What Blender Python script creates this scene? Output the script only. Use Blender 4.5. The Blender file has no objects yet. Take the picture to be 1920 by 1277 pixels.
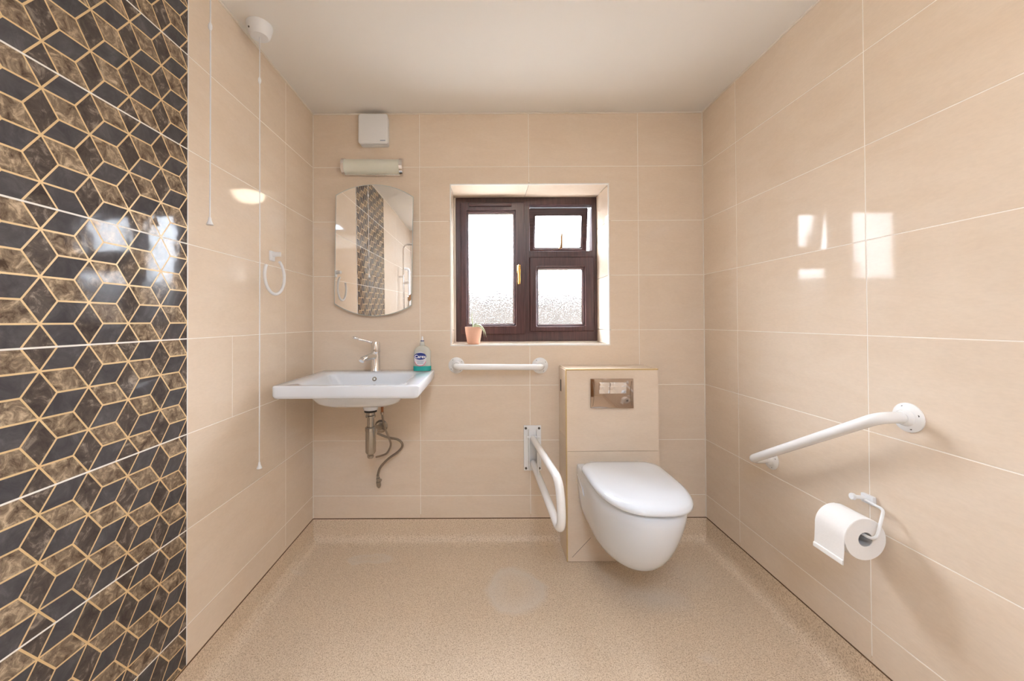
import bpy, bmesh, math, random
from mathutils import Vector, Matrix
random.seed(7)
PI = math.pi
S = bpy.context.scene
COL = S.collection

# ------------------------------------------------------------------ camera
CAM_LOC = Vector((0.0, -2.0864, 1.1727))
FPX, SX, SY = 714.0, -55.0, -43.47
CAM_M = (Matrix.Rotation(0.0016, 3, 'Z') @ Matrix.Rotation(0.0048, 3, 'Y') @ Matrix.Rotation(0.0096, 3, 'X'))
cd = bpy.data.cameras.new('camera')
cam = bpy.data.objects.new('camera', cd)
COL.objects.link(cam)
cd.sensor_fit = 'HORIZONTAL'; cd.sensor_width = 36.0
cd.lens = FPX / 1920 * 36.0
cd.shift_x = -SX / 1920; cd.shift_y = SY / 1920
cd.clip_start = 0.02
cam.matrix_world = Matrix.Translation(CAM_LOC) @ (CAM_M @ Matrix.Rotation(PI/2, 3, 'X')).to_4x4()
S.camera = cam

# ------------------------------------------------------------------ light
w = bpy.data.worlds.new('sky'); S.world = w; w.use_nodes = True
bg = w.node_tree.nodes['Background']
bg.inputs[0].default_value = (0.90, 0.96, 1.05, 1); bg.inputs[1].default_value = 42.0
pl = bpy.data.lights.new('window_daylight', 'AREA')
pl.shape = 'RECTANGLE'; pl.size = 0.80; pl.size_y = 0.80
pl.cycles.is_portal = True
po = bpy.data.objects.new('window_daylight', pl); COL.objects.link(po)
po.location = (0.24, 0.40, 1.46); po.rotation_euler = (-PI/2, 0, 0)
LAMP_STRENGTH = 20.0
UPFILL_STRENGTH = 86.0
DOWNFILL_STRENGTH = 19.0
S.view_settings.view_transform = 'Standard'; S.view_settings.look = 'None'
S.view_settings.gamma = 1.0; S.view_settings.use_curve_mapping = False
S.view_settings.exposure = 0.36

# ------------------------------------------------------------------ measuring helper: photo pixel -> point on a plane of the room
def P(u, v, x=None, y=None, z=None):
    d = CAM_M @ Vector(((u - 960 - SX) / FPX, 1.0, -(v - 638.5 - SY) / FPX))
    if x is not None: t = (x - CAM_LOC.x) / d.x
    elif y is not None: t = (y - CAM_LOC.y) / d.y
    else: t = (z - CAM_LOC.z) / d.z
    return CAM_LOC + d * t

# ------------------------------------------------------------------ room numbers
XL, XR, ZB, ZC, YR = -0.9334, 1.2096, 0.10, 2.3173, -3.40
ZF = -0.03
ROWS = [ZB] + [0.221 + 0.3 * i for i in range(7)] + [ZC]
MOS0, MOS1 = -0.8862, -1.7862

# ------------------------------------------------------------------ materials
def srgb(r, g, b):
    f = lambda c: (c/255/12.92) if c/255 <= 0.04045 else ((c/255+0.055)/1.055)**2.4
    return (f(r), f(g), f(b), 1.0)
def nodes_of(name):
    m = bpy.data.materials.new(name); m.use_nodes = True
    nt = m.node_tree; b = nt.nodes['Principled BSDF']
    return m, nt, b
def N(nt, t, **kw):
    n = nt.nodes.new(t)
    for k, v in kw.items():
        if k.startswith('i_'): n.inputs[k[2:].replace('_', ' ')].default_value = v
        else: setattr(n, k, v)
    return n
def simple(name, col, rough=0.4, metal=0.0, spec=0.5, coat=0.0, vary=0.04, scale=30.0, bump=0.0):
    """one colour with a faint procedural mottling"""
    m, nt, b = nodes_of(name)
    tc = N(nt, 'ShaderNodeTexCoord')
    nz = N(nt, 'ShaderNodeTexNoise', i_Scale=scale, i_Detail=4.0)
    nt.links.new(tc.outputs['Object'], nz.inputs['Vector'])
    mx = N(nt, 'ShaderNodeMix', data_type='RGBA')
    c0 = tuple(max(0, c * (1 - vary)) for c in col[:3]) + (1,)
    c1 = tuple(min(1, c * (1 + vary)) for c in col[:3]) + (1,)
    mx.inputs[6].default_value = c0; mx.inputs[7].default_value = c1
    nt.links.new(nz.outputs['Fac'], mx.inputs[0])
    nt.links.new(mx.outputs[2], b.inputs['Base Color'])
    b.inputs['Roughness'].default_value = rough; b.inputs['Metallic'].default_value = metal
    b.inputs['Specular IOR Level'].default_value = spec
    b.inputs['Coat Weight'].default_value = coat
    if bump:
        bp = N(nt, 'ShaderNodeBump', i_Strength=bump, i_Distance=0.001)
        nt.links.new(nz.outputs['Fac'], bp.inputs['Height']); nt.links.new(bp.outputs[0], b.inputs['Normal'])
    return m

def tile_material():
    m, nt, b = nodes_of('beige_ceramic')
    tc = N(nt, 'ShaderNodeTexCoord'); oi = N(nt, 'ShaderNodeObjectInfo')
    off = N(nt, 'ShaderNodeVectorMath', operation='ADD')
    mul = N(nt, 'ShaderNodeMath', operation='MULTIPLY'); mul.inputs[1].default_value = 37.0
    nt.links.new(oi.outputs['Random'], mul.inputs[0])
    nt.links.new(tc.outputs['Object'], off.inputs[0]); nt.links.new(mul.outputs[0], off.inputs[1])
    mp = N(nt, 'ShaderNodeMapping'); mp.inputs['Scale'].default_value = (1.0, 1.0, 3.2); mp.inputs['Rotation'].default_value = (0.15, 0.2, 0)
    nt.links.new(off.outputs[0], mp.inputs['Vector'])
    n1 = N(nt, 'ShaderNodeTexNoise', i_Scale=4.0, i_Detail=7.0, i_Roughness=0.62, i_Distortion=0.8)
    n2 = N(nt, 'ShaderNodeTexNoise', i_Scale=60.0, i_Detail=3.0)
    nt.links.new(mp.outputs[0], n1.inputs['Vector']); nt.links.new(mp.outputs[0], n2.inputs['Vector'])
    r = N(nt, 'ShaderNodeValToRGB')
    r.color_ramp.elements[0].position = 0.30; r.color_ramp.elements[0].color = srgb(231, 213, 193)
    r.color_ramp.elements[1].position = 0.72; r.color_ramp.elements[1].color = srgb(236, 220, 202)
    nt.links.new(n1.outputs['Fac'], r.inputs['Fac'])
    mx = N(nt, 'ShaderNodeMix', data_type='RGBA', blend_type='MULTIPLY'); mx.inputs[0].default_value = 0.10
    nt.links.new(r.outputs[0], mx.inputs[6]); nt.links.new(n2.outputs['Fac'], mx.inputs[7])
    hs = N(nt, 'ShaderNodeHueSaturation')
    mr = N(nt, 'ShaderNodeMapRange'); mr.inputs[3].default_value = 0.975; mr.inputs[4].default_value = 1.02
    nt.links.new(oi.outputs['Random'], mr.inputs[0]); nt.links.new(mr.outputs[0], hs.inputs['Value'])
    nt.links.new(mx.outputs[2], hs.inputs['Color'])
    nt.links.new(hs.outputs[0], b.inputs['Base Color'])
    b.inputs['Roughness'].default_value = 0.055
    b.inputs['Specular IOR Level'].default_value = 0.12
    n3 = N(nt, 'ShaderNodeTexNoise', i_Scale=7.0, i_Detail=1.0)
    nt.links.new(off.outputs[0], n3.inputs['Vector'])
    bp = N(nt, 'ShaderNodeBump', i_Strength=0.12, i_Distance=0.002)
    nt.links.new(n3.outputs['Fac'], bp.inputs['Height']); nt.links.new(bp.outputs[0], b.inputs['Normal'])
    return m

def stone_material(name, dark, light, amount, scale):
    """polished stone with pale veins; amount = how much vein"""
    m, nt, b = nodes_of(name)
    tc = N(nt, 'ShaderNodeTexCoord'); oi = N(nt, 'ShaderNodeObjectInfo')
    off = N(nt, 'ShaderNodeVectorMath', operation='ADD')
    mul = N(nt, 'ShaderNodeMath', operation='MULTIPLY'); mul.inputs[1].default_value = 53.0
    nt.links.new(oi.outputs['Random'], mul.inputs[0])
    nt.links.new(tc.outputs['Object'], off.inputs[0]); nt.links.new(mul.outputs[0], off.inputs[1])
    n1 = N(nt, 'ShaderNodeTexNoise', i_Scale=scale, i_Detail=8.0, i_Roughness=0.72, i_Distortion=0.7)
    nt.links.new(off.outputs[0], n1.inputs['Vector'])
    r = N(nt, 'ShaderNodeValToRGB')
    e = r.color_ramp.elements
    e[0].position = 0.36; e[0].color = dark; e[1].position = 0.70; e[1].color = light
    mid = e.new(0.53); mid.color = tuple(dark[i] * (1 - amount) + light[i] * amount for i in range(3)) + (1,)
    nt.links.new(n1.outputs['Fac'], r.inputs['Fac'])
    nt.links.new(r.outputs[0], b.inputs['Base Color'])
    b.inputs['Roughness'].default_value = 0.07
    b.inputs['Specular IOR Level'].default_value = 0.14
    n3 = N(nt, 'ShaderNodeTexNoise', i_Scale=11.0, i_Detail=2.0)
    nt.links.new(off.outputs[0], n3.inputs['Vector'])
    bp = N(nt, 'ShaderNodeBump', i_Strength=0.30, i_Distance=0.003)
    nt.links.new(n3.outputs['Fac'], bp.inputs['Height']); nt.links.new(bp.outputs[0], b.inputs['Normal'])
    return m

def floor_material():
    m, nt, b = nodes_of('speckled_vinyl')
    tc = N(nt, 'ShaderNodeTexCoord')
    n1 = N(nt, 'ShaderNodeTexNoise', i_Scale=260.0, i_Detail=2.0, i_Roughness=0.7)
    n2 = N(nt, 'ShaderNodeTexNoise', i_Scale=2.2, i_Detail=3.0)
    v = N(nt, 'ShaderNodeTexVoronoi', i_Scale=330.0)
    for n in (n1, n2, v): nt.links.new(tc.outputs['Object'], n.inputs['Vector'])
    r = N(nt, 'ShaderNodeValToRGB'); e = r.color_ramp.elements
    e[0].position = 0.33; e[0].color = srgb(172, 148, 122); e[1].position = 0.66; e[1].color = srgb(238, 222, 201)
    k = e.new(0.47); k.color = srgb(220, 199, 174)
    nt.links.new(n1.outputs['Fac'], r.inputs['Fac'])
    mx = N(nt, 'ShaderNodeMix', data_type='RGBA', blend_type='MULTIPLY'); mx.inputs[0].default_value = 0.25
    vr = N(nt, 'ShaderNodeValToRGB'); vr.color_ramp.elements[0].color = (0.55, 0.5, 0.45, 1); vr.color_ramp.elements[0].position = 0.05
    vr.color_ramp.elements[1].color = (1, 1, 1, 1); vr.color_ramp.elements[1].position = 0.35
    nt.links.new(v.outputs['Distance'], vr.inputs['Fac'])
    nt.links.new(r.outputs[0], mx.inputs[6]); nt.links.new(vr.outputs[0], mx.inputs[7])
    last = mx.outputs[2]
    # worn, whitish water marks with a shape of their own: (x, y, rx, ry, strength, ring?)
    marks = []
    for (u, vv, rx, ry, s, ring) in ((968, 1105, 0.15, 0.16, 0.55, 1), (692, 1048, 0.13, 0.05, 0.42, 1), (1235, 1120, 0.15, 0.09, 0.40, 0),
                                     (1330, 1235, 0.04, 0.03, 0.30, 0), (1150, 1085, 0.10, 0.10, 0.22, 0), (560, 1075, 0.05, 0.03, 0.25, 0), (1300, 1080, 0.16, 0.12, 0.18, 0), (1060, 1040, .05, .12, .2, 0)):
        p = P(u, vv, z=ZF); marks.append((p.x, p.y, rx, ry, s, ring))
    wn = N(nt, 'ShaderNodeTexNoise', i_Scale=9.0, i_Detail=3.0)
    nt.links.new(tc.outputs['Object'], wn.inputs['Vector'])
    wo = N(nt, 'ShaderNodeVectorMath', operation='SCALE'); wo.inputs['Scale'].default_value = 0.09
    ws = N(nt, 'ShaderNodeVectorMath', operation='SUBTRACT'); ws.inputs[1].default_value = (0.5, 0.5, 0.5)
    nt.links.new(wn.outputs['Color'], ws.inputs[0]); nt.links.new(ws.outputs[0], wo.inputs[0])
    wa = N(nt, 'ShaderNodeVectorMath', operation='ADD')
    nt.links.new(tc.outputs['Object'], wa.inputs[0]); nt.links.new(wo.outputs[0], wa.inputs[1])
    for (mx_, my_, rx, ry, s, ring) in marks:
        sb = N(nt, 'ShaderNodeVectorMath', operation='SUBTRACT'); sb.inputs[1].default_value = (mx_, my_, ZF)
        nt.links.new(wa.outputs[0], sb.inputs[0])
        ml = N(nt, 'ShaderNodeVectorMath', operation='MULTIPLY'); ml.inputs[1].default_value = (1/rx, 1/ry, 0)
        nt.links.new(sb.outputs[0], ml.inputs[0])
        ln = N(nt, 'ShaderNodeVectorMath', operation='LENGTH'); nt.links.new(ml.outputs[0], ln.inputs[0])
        rp = N(nt, 'ShaderNodeValToRGB'); ee = rp.color_ramp.elements
        if ring:
            ee[0].position = 0.0; ee[0].color = (0.25*s,)*3 + (1,); ee[1].position = 1.0; ee[1].color = (0, 0, 0, 1)
            q = ee.new(0.62); q.color = (0.75*s,)*3 + (1,); q = ee.new(0.80); q.color = (s, s, s, 1)
        else:
            ee[0].position = 0.2; ee[0].color = (s, s, s, 1); ee[1].position = 1.0; ee[1].color = (0, 0, 0, 1)
        nt.links.new(ln.outputs['Value'], rp.inputs['Fac'])
        mm = N(nt, 'ShaderNodeMix', data_type='RGBA'); mm.inputs[7].default_value = srgb(222, 214, 204)
        nt.links.new(rp.outputs[0], mm.inputs[0]); nt.links.new(last, mm.inputs[6]); last = mm.outputs[2]
    br = N(nt, 'ShaderNodeHueSaturation'); mr = N(nt, 'ShaderNodeMapRange'); mr.inputs[3].default_value = 0.93; mr.inputs[4].default_value = 1.06
    nt.links.new(n2.outputs['Fac'], mr.inputs[0]); nt.links.new(mr.outputs[0], br.inputs['Value']); nt.links.new(last, br.inputs['Color'])
    nt.links.new(br.outputs[0], b.inputs['Base Color'])
    b.inputs['Roughness'].default_value = 0.5
    bp = N(nt, 'ShaderNodeBump', i_Strength=0.15, i_Distance=0.0008)
    nt.links.new(n1.outputs['Fac'], bp.inputs['Height']); nt.links.new(bp.outputs[0], b.inputs['Normal'])
    return m

def wood_material(name, c0, c1, axis, rough=0.3):
    m, nt, b = nodes_of(name)
    tc = N(nt, 'ShaderNodeTexCoord'); mp = N(nt, 'ShaderNodeMapping')
    mp.inputs['Scale'].default_value = {'x': (3, 60, 60), 'z': (60, 60, 3)}[axis]
    nt.links.new(tc.outputs['Object'], mp.inputs['Vector'])
    nz = N(nt, 'ShaderNodeTexNoise', i_Scale=2.0, i_Detail=6.0, i_Distortion=0.6)
    nt.links.new(mp.outputs[0], nz.inputs['Vector'])
    r = N(nt, 'ShaderNodeValToRGB'); r.color_ramp.elements[0].position = 0.3; r.color_ramp.elements[0].color = c0
    r.color_ramp.elements[1].position = 0.7; r.color_ramp.elements[1].color = c1
    nt.links.new(nz.outputs['Fac'], r.inputs['Fac']); nt.links.new(r.outputs[0], b.inputs['Base Color'])
    b.inputs['Roughness'].default_value = rough
    return m

def obscure_glass(name, through, scale, dist):
    """cast privacy glass: part of the light goes straight through, the rest is bent by the rippled face"""
    m, nt, b = nodes_of(name)
    nt.nodes.remove(b); out = nt.nodes['Material Output']
    tc = N(nt, 'ShaderNodeTexCoord'); mp = N(nt, 'ShaderNodeMapping'); mp.inputs['Scale'].default_value = (1, 1, 1.6); mp.inputs['Rotation'].default_value = (0, 0.5, 0)
    nt.links.new(tc.outputs['Object'], mp.inputs['Vector'])
    nz = N(nt, 'ShaderNodeTexNoise', i_Scale=scale, i_Detail=1.5, i_Distortion=1.2)
    nt.links.new(mp.outputs[0], nz.inputs['Vector'])
    bp = N(nt, 'ShaderNodeBump', i_Strength=1.0, i_Distance=dist)
    nt.links.new(nz.outputs['Fac'], bp.inputs['Height'])
    g = N(nt, 'ShaderNodeBsdfRefraction'); g.inputs['Roughness'].default_value = 0.03; g.inputs['IOR'].default_value = 1.22
    g.inputs['Color'].default_value = (0.97, 0.985, 1.0, 1)
    nt.links.new(bp.outputs[0], g.inputs['Normal'])
    t = N(nt, 'ShaderNodeBsdfTransparent'); mx = N(nt, 'ShaderNodeMixShader'); mx.inputs[0].default_value = through
    nt.links.new(g.outputs[0], mx.inputs[1]); nt.links.new(t.outputs[0], mx.inputs[2])
    gl = N(nt, 'ShaderNodeBsdfGlossy'); gl.inputs['Roughness'].default_value = 0.05; nt.links.new(bp.outputs[0], gl.inputs['Normal'])
    m2 = N(nt, 'ShaderNodeMixShader'); m2.inputs[0].default_value = 0.04
    nt.links.new(mx.outputs[0], m2.inputs[1]); nt.links.new(gl.outputs[0], m2.inputs[2]); nt.links.new(m2.outputs[0], out.inputs['Surface'])
    return m

def clear_plastic(name, col, rough=0.08, mixt=0.55):
    m, nt, b = nodes_of(name)
    b.inputs['Base Color'].default_value = col; b.inputs['Roughness'].default_value = rough
    b.inputs['Transmission Weight'].default_value = mixt; b.inputs['IOR'].default_value = 1.2
    return m

def glow(name, col, strength):
    m, nt, b = nodes_of(name)
    b.inputs['Base Color'].default_value = (0.9, 0.9, 0.88, 1)
    b.inputs['Emission Color'].default_value = col; b.inputs['Emission Strength'].default_value = strength
    return m

TILE = tile_material()
GROUT = simple('pale_grout', srgb(250, 244, 236), 0.7)
SEAL = simple('white_sealant', srgb(236, 228, 216), 0.4)
CEIL = simple('ceiling_paint', srgb(240, 236, 230), 0.75, vary=0.015, scale=3.0)
VINYL = floor_material()
SLATE = stone_material('charcoal_slate', srgb(70, 67, 69), srgb(100, 97, 97), 0.35, 22)
DVEIN = stone_material('dark_veined_marble', srgb(66, 58, 55), srgb(160, 146, 132), 0.14, 34)
BROWN = stone_material('brown_veined_marble', srgb(76, 61, 50), srgb(214, 190, 160), 0.30, 40)
GOLD = simple('gold_grout', srgb(222, 192, 143), 0.4, metal=0.15, vary=0.08)
WGROUT = simple('white_grout', srgb(240, 236, 228), 0.5)
CERAM = simple('white_glazed_ceramic', srgb(233, 240, 250), 0.06, coat=0.4, vary=0.006)
WPLAST = simple('white_plastic', srgb(236, 238, 241), 0.28, vary=0.012)
WPOWD = simple('white_coated_steel', srgb(243, 244, 245), 0.22, vary=0.012)
CHROME = simple('chrome', srgb(232, 232, 234), 0.08, metal=1.0, vary=0.02)
OLDCHR = simple('worn_chrome', srgb(172, 167, 160), 0.22, metal=1.0, vary=0.12, scale=80)
DCHROME = simple('chrome_dark_reflection', srgb(172, 156, 144), 0.06, metal=1.0, vary=0.02)  # flush plate chrome, a dark reflection put into its colour
BRAID = simple('braided_steel', srgb(150, 140, 128), 0.38, metal=0.9, vary=0.25, scale=500, bump=0.6)
BRASS = simple('polished_brass', srgb(226, 176, 96), 0.2, metal=1.0, vary=0.05)
GOLDTR = simple('gold_edge_trim', srgb(206, 180, 128), 0.3, metal=0.35)
WHTRIM = simple('white_edge_trim', srgb(240, 238, 234), 0.25)
MIRROR = simple('silvered_glass', (0.93, 0.94, 0.94, 1), 0.0, metal=1.0, vary=0.0)
MIRBACK = simple('mirror_edge', srgb(196, 206, 204), 0.2)
FROST = simple('frosted_glass', srgb(226, 228, 216), 0.3, vary=0.01)
ROSEH = wood_material('rosewood_rail', srgb(46, 26, 28), srgb(78, 50, 50), 'x')
ROSEV = wood_material('rosewood_stile', srgb(46, 26, 28), srgb(78, 50, 50), 'z')
BLACK = simple('black_rubber', srgb(28, 26, 25), 0.5)
DARKM = simple('dark_screw', srgb(96, 92, 88), 0.35, metal=0.8)
PAPER = simple('white_tissue', srgb(244, 243, 242), 0.9, vary=0.015, scale=120, bump=0.3)
CARD = simple('grey_card_core', srgb(176, 176, 176), 0.8)
TERRA = simple('pink_clay', srgb(214, 170, 148), 0.55)
SOIL = simple('soil', srgb(72, 58, 46), 0.9)
LEAF = simple('pale_green_leaf', srgb(172, 190, 158), 0.4, vary=0.15, scale=20)
BOTTLE = clear_plastic('clear_bottle', (0.88, 0.90, 0.84, 1), 0.1, 0.45)
SOAP = simple('teal_soap', srgb(24, 168, 160), 0.12, vary=0.06)
NAVY = simple('navy_print', srgb(30, 50, 128), 0.4)
LABEL = simple('label_paper', srgb(222, 220, 224), 0.45)
PINK = simple('pink_print', srgb(226, 96, 132), 0.45)
GREYP = simple('grey_print', srgb(150, 164, 184), 0.5)
PWHITE = simple('white_print', srgb(246, 246, 248), 0.4)
DOORW = wood_material('oak_door', srgb(120, 82, 48), srgb(160, 116, 72), 'z', 0.35)
CREAM = simple('cream_plastic', srgb(234, 226, 204), 0.35)
PANE = obscure_glass('obscure_glass', 0.70, 85.0, 0.0038)
HEDGE = simple('hedge_green', srgb(42, 39, 36), 0.9, vary=0.5, scale=6, spec=0.0)
PATIO = simple('pale_patio', srgb(176, 174, 170), 0.9, vary=0.08, scale=4, spec=0.0)
LAMPG = glow('lit_diffuser', (1.0, 0.84, 0.64, 1), LAMP_STRENGTH)
UPFILLG = glow('fill_glow_up', (0.84, 1.0, 1.22, 1), UPFILL_STRENGTH)
DOWNFILLG = glow('fill_glow_down', (0.84, 1.0, 1.22, 1), DOWNFILL_STRENGTH)
DARKV = simple('dark_slot', srgb(40, 34, 28), 0.6)

# ------------------------------------------------------------------ mesh helpers
ORI = {}
def obj(name, bm, mat, parent=None, angle=35, smooth=True, mesh=None):
    """one mesh object; geometry comes in room coordinates and is moved under its parent's origin"""
    if mesh is None:
        mesh = bpy.data.meshes.new(name)
        bmesh.ops.recalc_face_normals(bm, faces=bm.faces)
        o0 = ORI.get(parent.name, Vector((0, 0, 0))) if parent else Vector((0, 0, 0))
        if o0.length: bmesh.ops.translate(bm, verts=bm.verts, vec=-o0)
        bm.to_mesh(mesh); bm.free()
        mesh.materials.append(mat)
        if smooth:
            for p in mesh.polygons: p.use_smooth = True
            mesh.set_sharp_from_angle(angle=math.radians(angle))
    o = bpy.data.objects.new(name, mesh); COL.objects.link(o)
    if parent:
        o.parent = parent; ORI[o.name] = ORI.get(parent.name, Vector((0, 0, 0)))
    return o
def thing(name, label, cat, loc, group=None):
    o = bpy.data.objects.new(name, None); COL.objects.link(o)
    o.location = loc; o.empty_display_size = 0.05; ORI[o.name] = Vector(loc)
    o['label'] = label; o['category'] = cat
    if group: o['group'] = group
    return o
def tag(o, label, cat, group=None):
    o['label'] = label; o['category'] = cat
    if group: o['group'] = group
    return o
def struct(o, label=None):
    o['kind'] = 'structure'
    if label: o['label'] = label
    return o
def bx(x0, x1, y0, y1, z0, z1, bev=0.0, seg=2):
    bm = bmesh.new()
    bmesh.ops.create_cube(bm, size=1.0, matrix=Matrix.Translation(((x0+x1)/2, (y0+y1)/2, (z0+z1)/2)) @ Matrix.Diagonal((abs(x1-x0), abs(y1-y0), abs(z1-z0), 1)))
    if bev: bmesh.ops.bevel(bm, geom=bm.edges[:], offset=bev, segments=seg, profile=0.6, affect='EDGES')
    return bm
def loft(rings, cap0=True, cap1=True):
    bm = bmesh.new(); vr = [[bm.verts.new(p) for p in r] for r in rings]
    n = len(rings[0])
    for a, b in zip(vr, vr[1:]):
        for i in range(n): bm.faces.new((a[i], a[(i+1) % n], b[(i+1) % n], b[i]))
    if cap0: bm.faces.new(vr[0][::-1])
    if cap1: bm.faces.new(vr[-1])
    return bm
def lathe(profile, c, axis=(0, 0, 1), n=32):
    """profile (radius, height along axis)"""
    q = Vector((0, 0, 1)).rotation_difference(Vector(axis).normalized())
    rings = [[Vector(c) + q @ Vector((max(r, 1e-5) * math.cos(2*PI*i/n), max(r, 1e-5) * math.sin(2*PI*i/n), h)) for i in range(n)] for r, h in profile]
    bm = loft(rings)
    bmesh.ops.remove_doubles(bm, verts=bm.verts, dist=3e-5)
    return bm
def spline(pts, sub=8, closed=False):
    pts = [Vector(p) for p in pts]; out = []
    n = len(pts)
    for i in range(n if closed else n - 1):
        p0 = pts[(i-1) % n] if closed or i > 0 else pts[0]*2 - pts[1]
        p1 = pts[i]; p2 = pts[(i+1) % n]
        p3 = pts[(i+2) % n] if closed or i + 2 < n else pts[-1]*2 - pts[-2]
        for k in range(sub):
            t = k / sub
            out.append(0.5 * ((2*p1) + (p2-p0)*t + (2*p0-5*p1+4*p2-p3)*t*t + (3*p1-p0-3*p2+p3)*t**3))
    if not closed: out.append(pts[-1])
    return out
def fillet(pts, r, sub=8):
    """polyline with rounded corners"""
    pts = [Vector(p) for p in pts]; out = [pts[0]]
    for i in range(1, len(pts)-1):
        a, b, c = pts[i-1], pts[i], pts[i+1]
        d0 = (a-b).normalized(); d1 = (c-b).normalized()
        ang = d0.angle(d1); t = min(r / math.tan(ang/2), (a-b).length*0.49, (c-b).length*0.49)
        p, q = b + d0*t, b + d1*t
        for k in range(sub+1):
            s = k/sub; out.append(p*(1-s)**2 + b*2*s*(1-s)*(1-0.0) + q*s*s)
    out.append(pts[-1]); return out
def tube(path, r, n=12, closed=False):
    path = [Vector(p) for p in path]; m = len(path)
    rad = r if isinstance(r, (list, tuple)) else [r]*m
    T = []
    for i in range(m):
        a = path[(i-1) % m] if closed or i > 0 else path[i]; b = path[(i+1) % m] if closed or i < m-1 else path[i]
        T.append((b-a).normalized())
    nrm = T[0].orthogonal().normalized(); rings = []
    for i in range(m):
        if i: nrm = T[i-1].rotation_difference(T[i]) @ nrm
        bi = T[i].cross(nrm)
        rings.append([path[i] + (nrm*math.cos(2*PI*k/n) + bi*math.sin(2*PI*k/n))*rad[i] for k in range(n)])
    if closed: rings.append(rings[0])
    bm = loft(rings, not closed, not closed)
    if closed: bmesh.ops.remove_doubles(bm, verts=bm.verts, dist=1e-6)
    return bm
def prism(poly, d, bev=0.0, seg=2):
    """flat polygon (3d points) pushed along d"""
    bm = bmesh.new(); vs = [bm.verts.new(p) for p in poly]; f = bm.faces.new(vs)
    r = bmesh.ops.extrude_face_region(bm, geom=[f])
    bmesh.ops.translate(bm, verts=[v for v in r['geom'] if isinstance(v, bmesh.types.BMVert)], vec=Vector(d))
    bmesh.ops.recalc_face_normals(bm, faces=bm.faces)
    if bev: bmesh.ops.bevel(bm, geom=bm.edges[:], offset=bev, segments=seg, profile=0.6, affect='EDGES')
    return bm
def rrect(x0, x1, y0, y1, r, z, k=6):
    out = []
    for cx, cy, a0 in ((x1-r, y1-r, 0), (x0+r, y1-r, 90), (x0+r, y0+r, 180), (x1-r, y0+r, 270)):
        for i in range(k+1):
            a = math.radians(a0 + 90*i/k); out.append(Vector((cx + r*math.cos(a), cy + r*math.sin(a), z)))
    return out
def holed(x0, x1, z0, z1, holes, y0, y1, bev=0.0, mapf=None):
    """a board in the x-z plane with rectangular holes, pushed from y0 to y1; one connected mesh"""
    xs = sorted({x0, x1} | {min(max(h[i], x0), x1) for h in holes for i in (0, 1)})
    zs = sorted({z0, z1} | {min(max(h[i], z0), z1) for h in holes for i in (2, 3)})
    bm = bmesh.new(); vs = {}
    def V(x, z):
        if (x, z) not in vs: vs[(x, z)] = bm.verts.new((x, y0, z))
        return vs[(x, z)]
    for xa, xb in zip(xs, xs[1:]):
        for za, zb in zip(zs, zs[1:]):
            cx, cz = (xa+xb)/2, (za+zb)/2
            if any(h[0] < cx < h[1] and h[2] < cz < h[3] for h in holes): continue
            bm.faces.new((V(xa, za), V(xb, za), V(xb, zb), V(xa, zb)))
    if not bm.faces: return None
    r = bmesh.ops.extrude_face_region(bm, geom=bm.faces[:])
    bmesh.ops.translate(bm, verts=[v for v in r['geom'] if isinstance(v, bmesh.types.BMVert)], vec=(0, y1-y0, 0))
    bmesh.ops.dissolve_limit(bm, angle_limit=0.01, verts=bm.verts, edges=bm.edges)
    bmesh.ops.recalc_face_normals(bm, faces=bm.faces)
    if bev: bmesh.ops.bevel(bm, geom=bm.edges[:], offset=bev, segments=1, affect='EDGES')
    return bm
def text_mesh(name, body, size, mat, parent, loc, rot_m):
    c = bpy.data.curves.new(name, 'FONT'); c.body = body; c.size = size; c.align_x = 'CENTER'; c.align_y = 'CENTER'; c.extrude = 0.0001
    c.offset = size * 0.02
    t = bpy.data.objects.new('lettering_curve', c); COL.objects.link(t)
    me = bpy.data.meshes.new_from_object(t.evaluated_get(bpy.context.evaluated_depsgraph_get()))
    COL.objects.unlink(t); bpy.data.objects.remove(t)
    me.transform(Matrix.Translation(Vector(loc) - ORI[parent.name]) @ rot_m.to_4x4())
    me.materials.clear(); me.materials.append(mat)
    return obj(name, None, None, parent, mesh=me)

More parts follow.
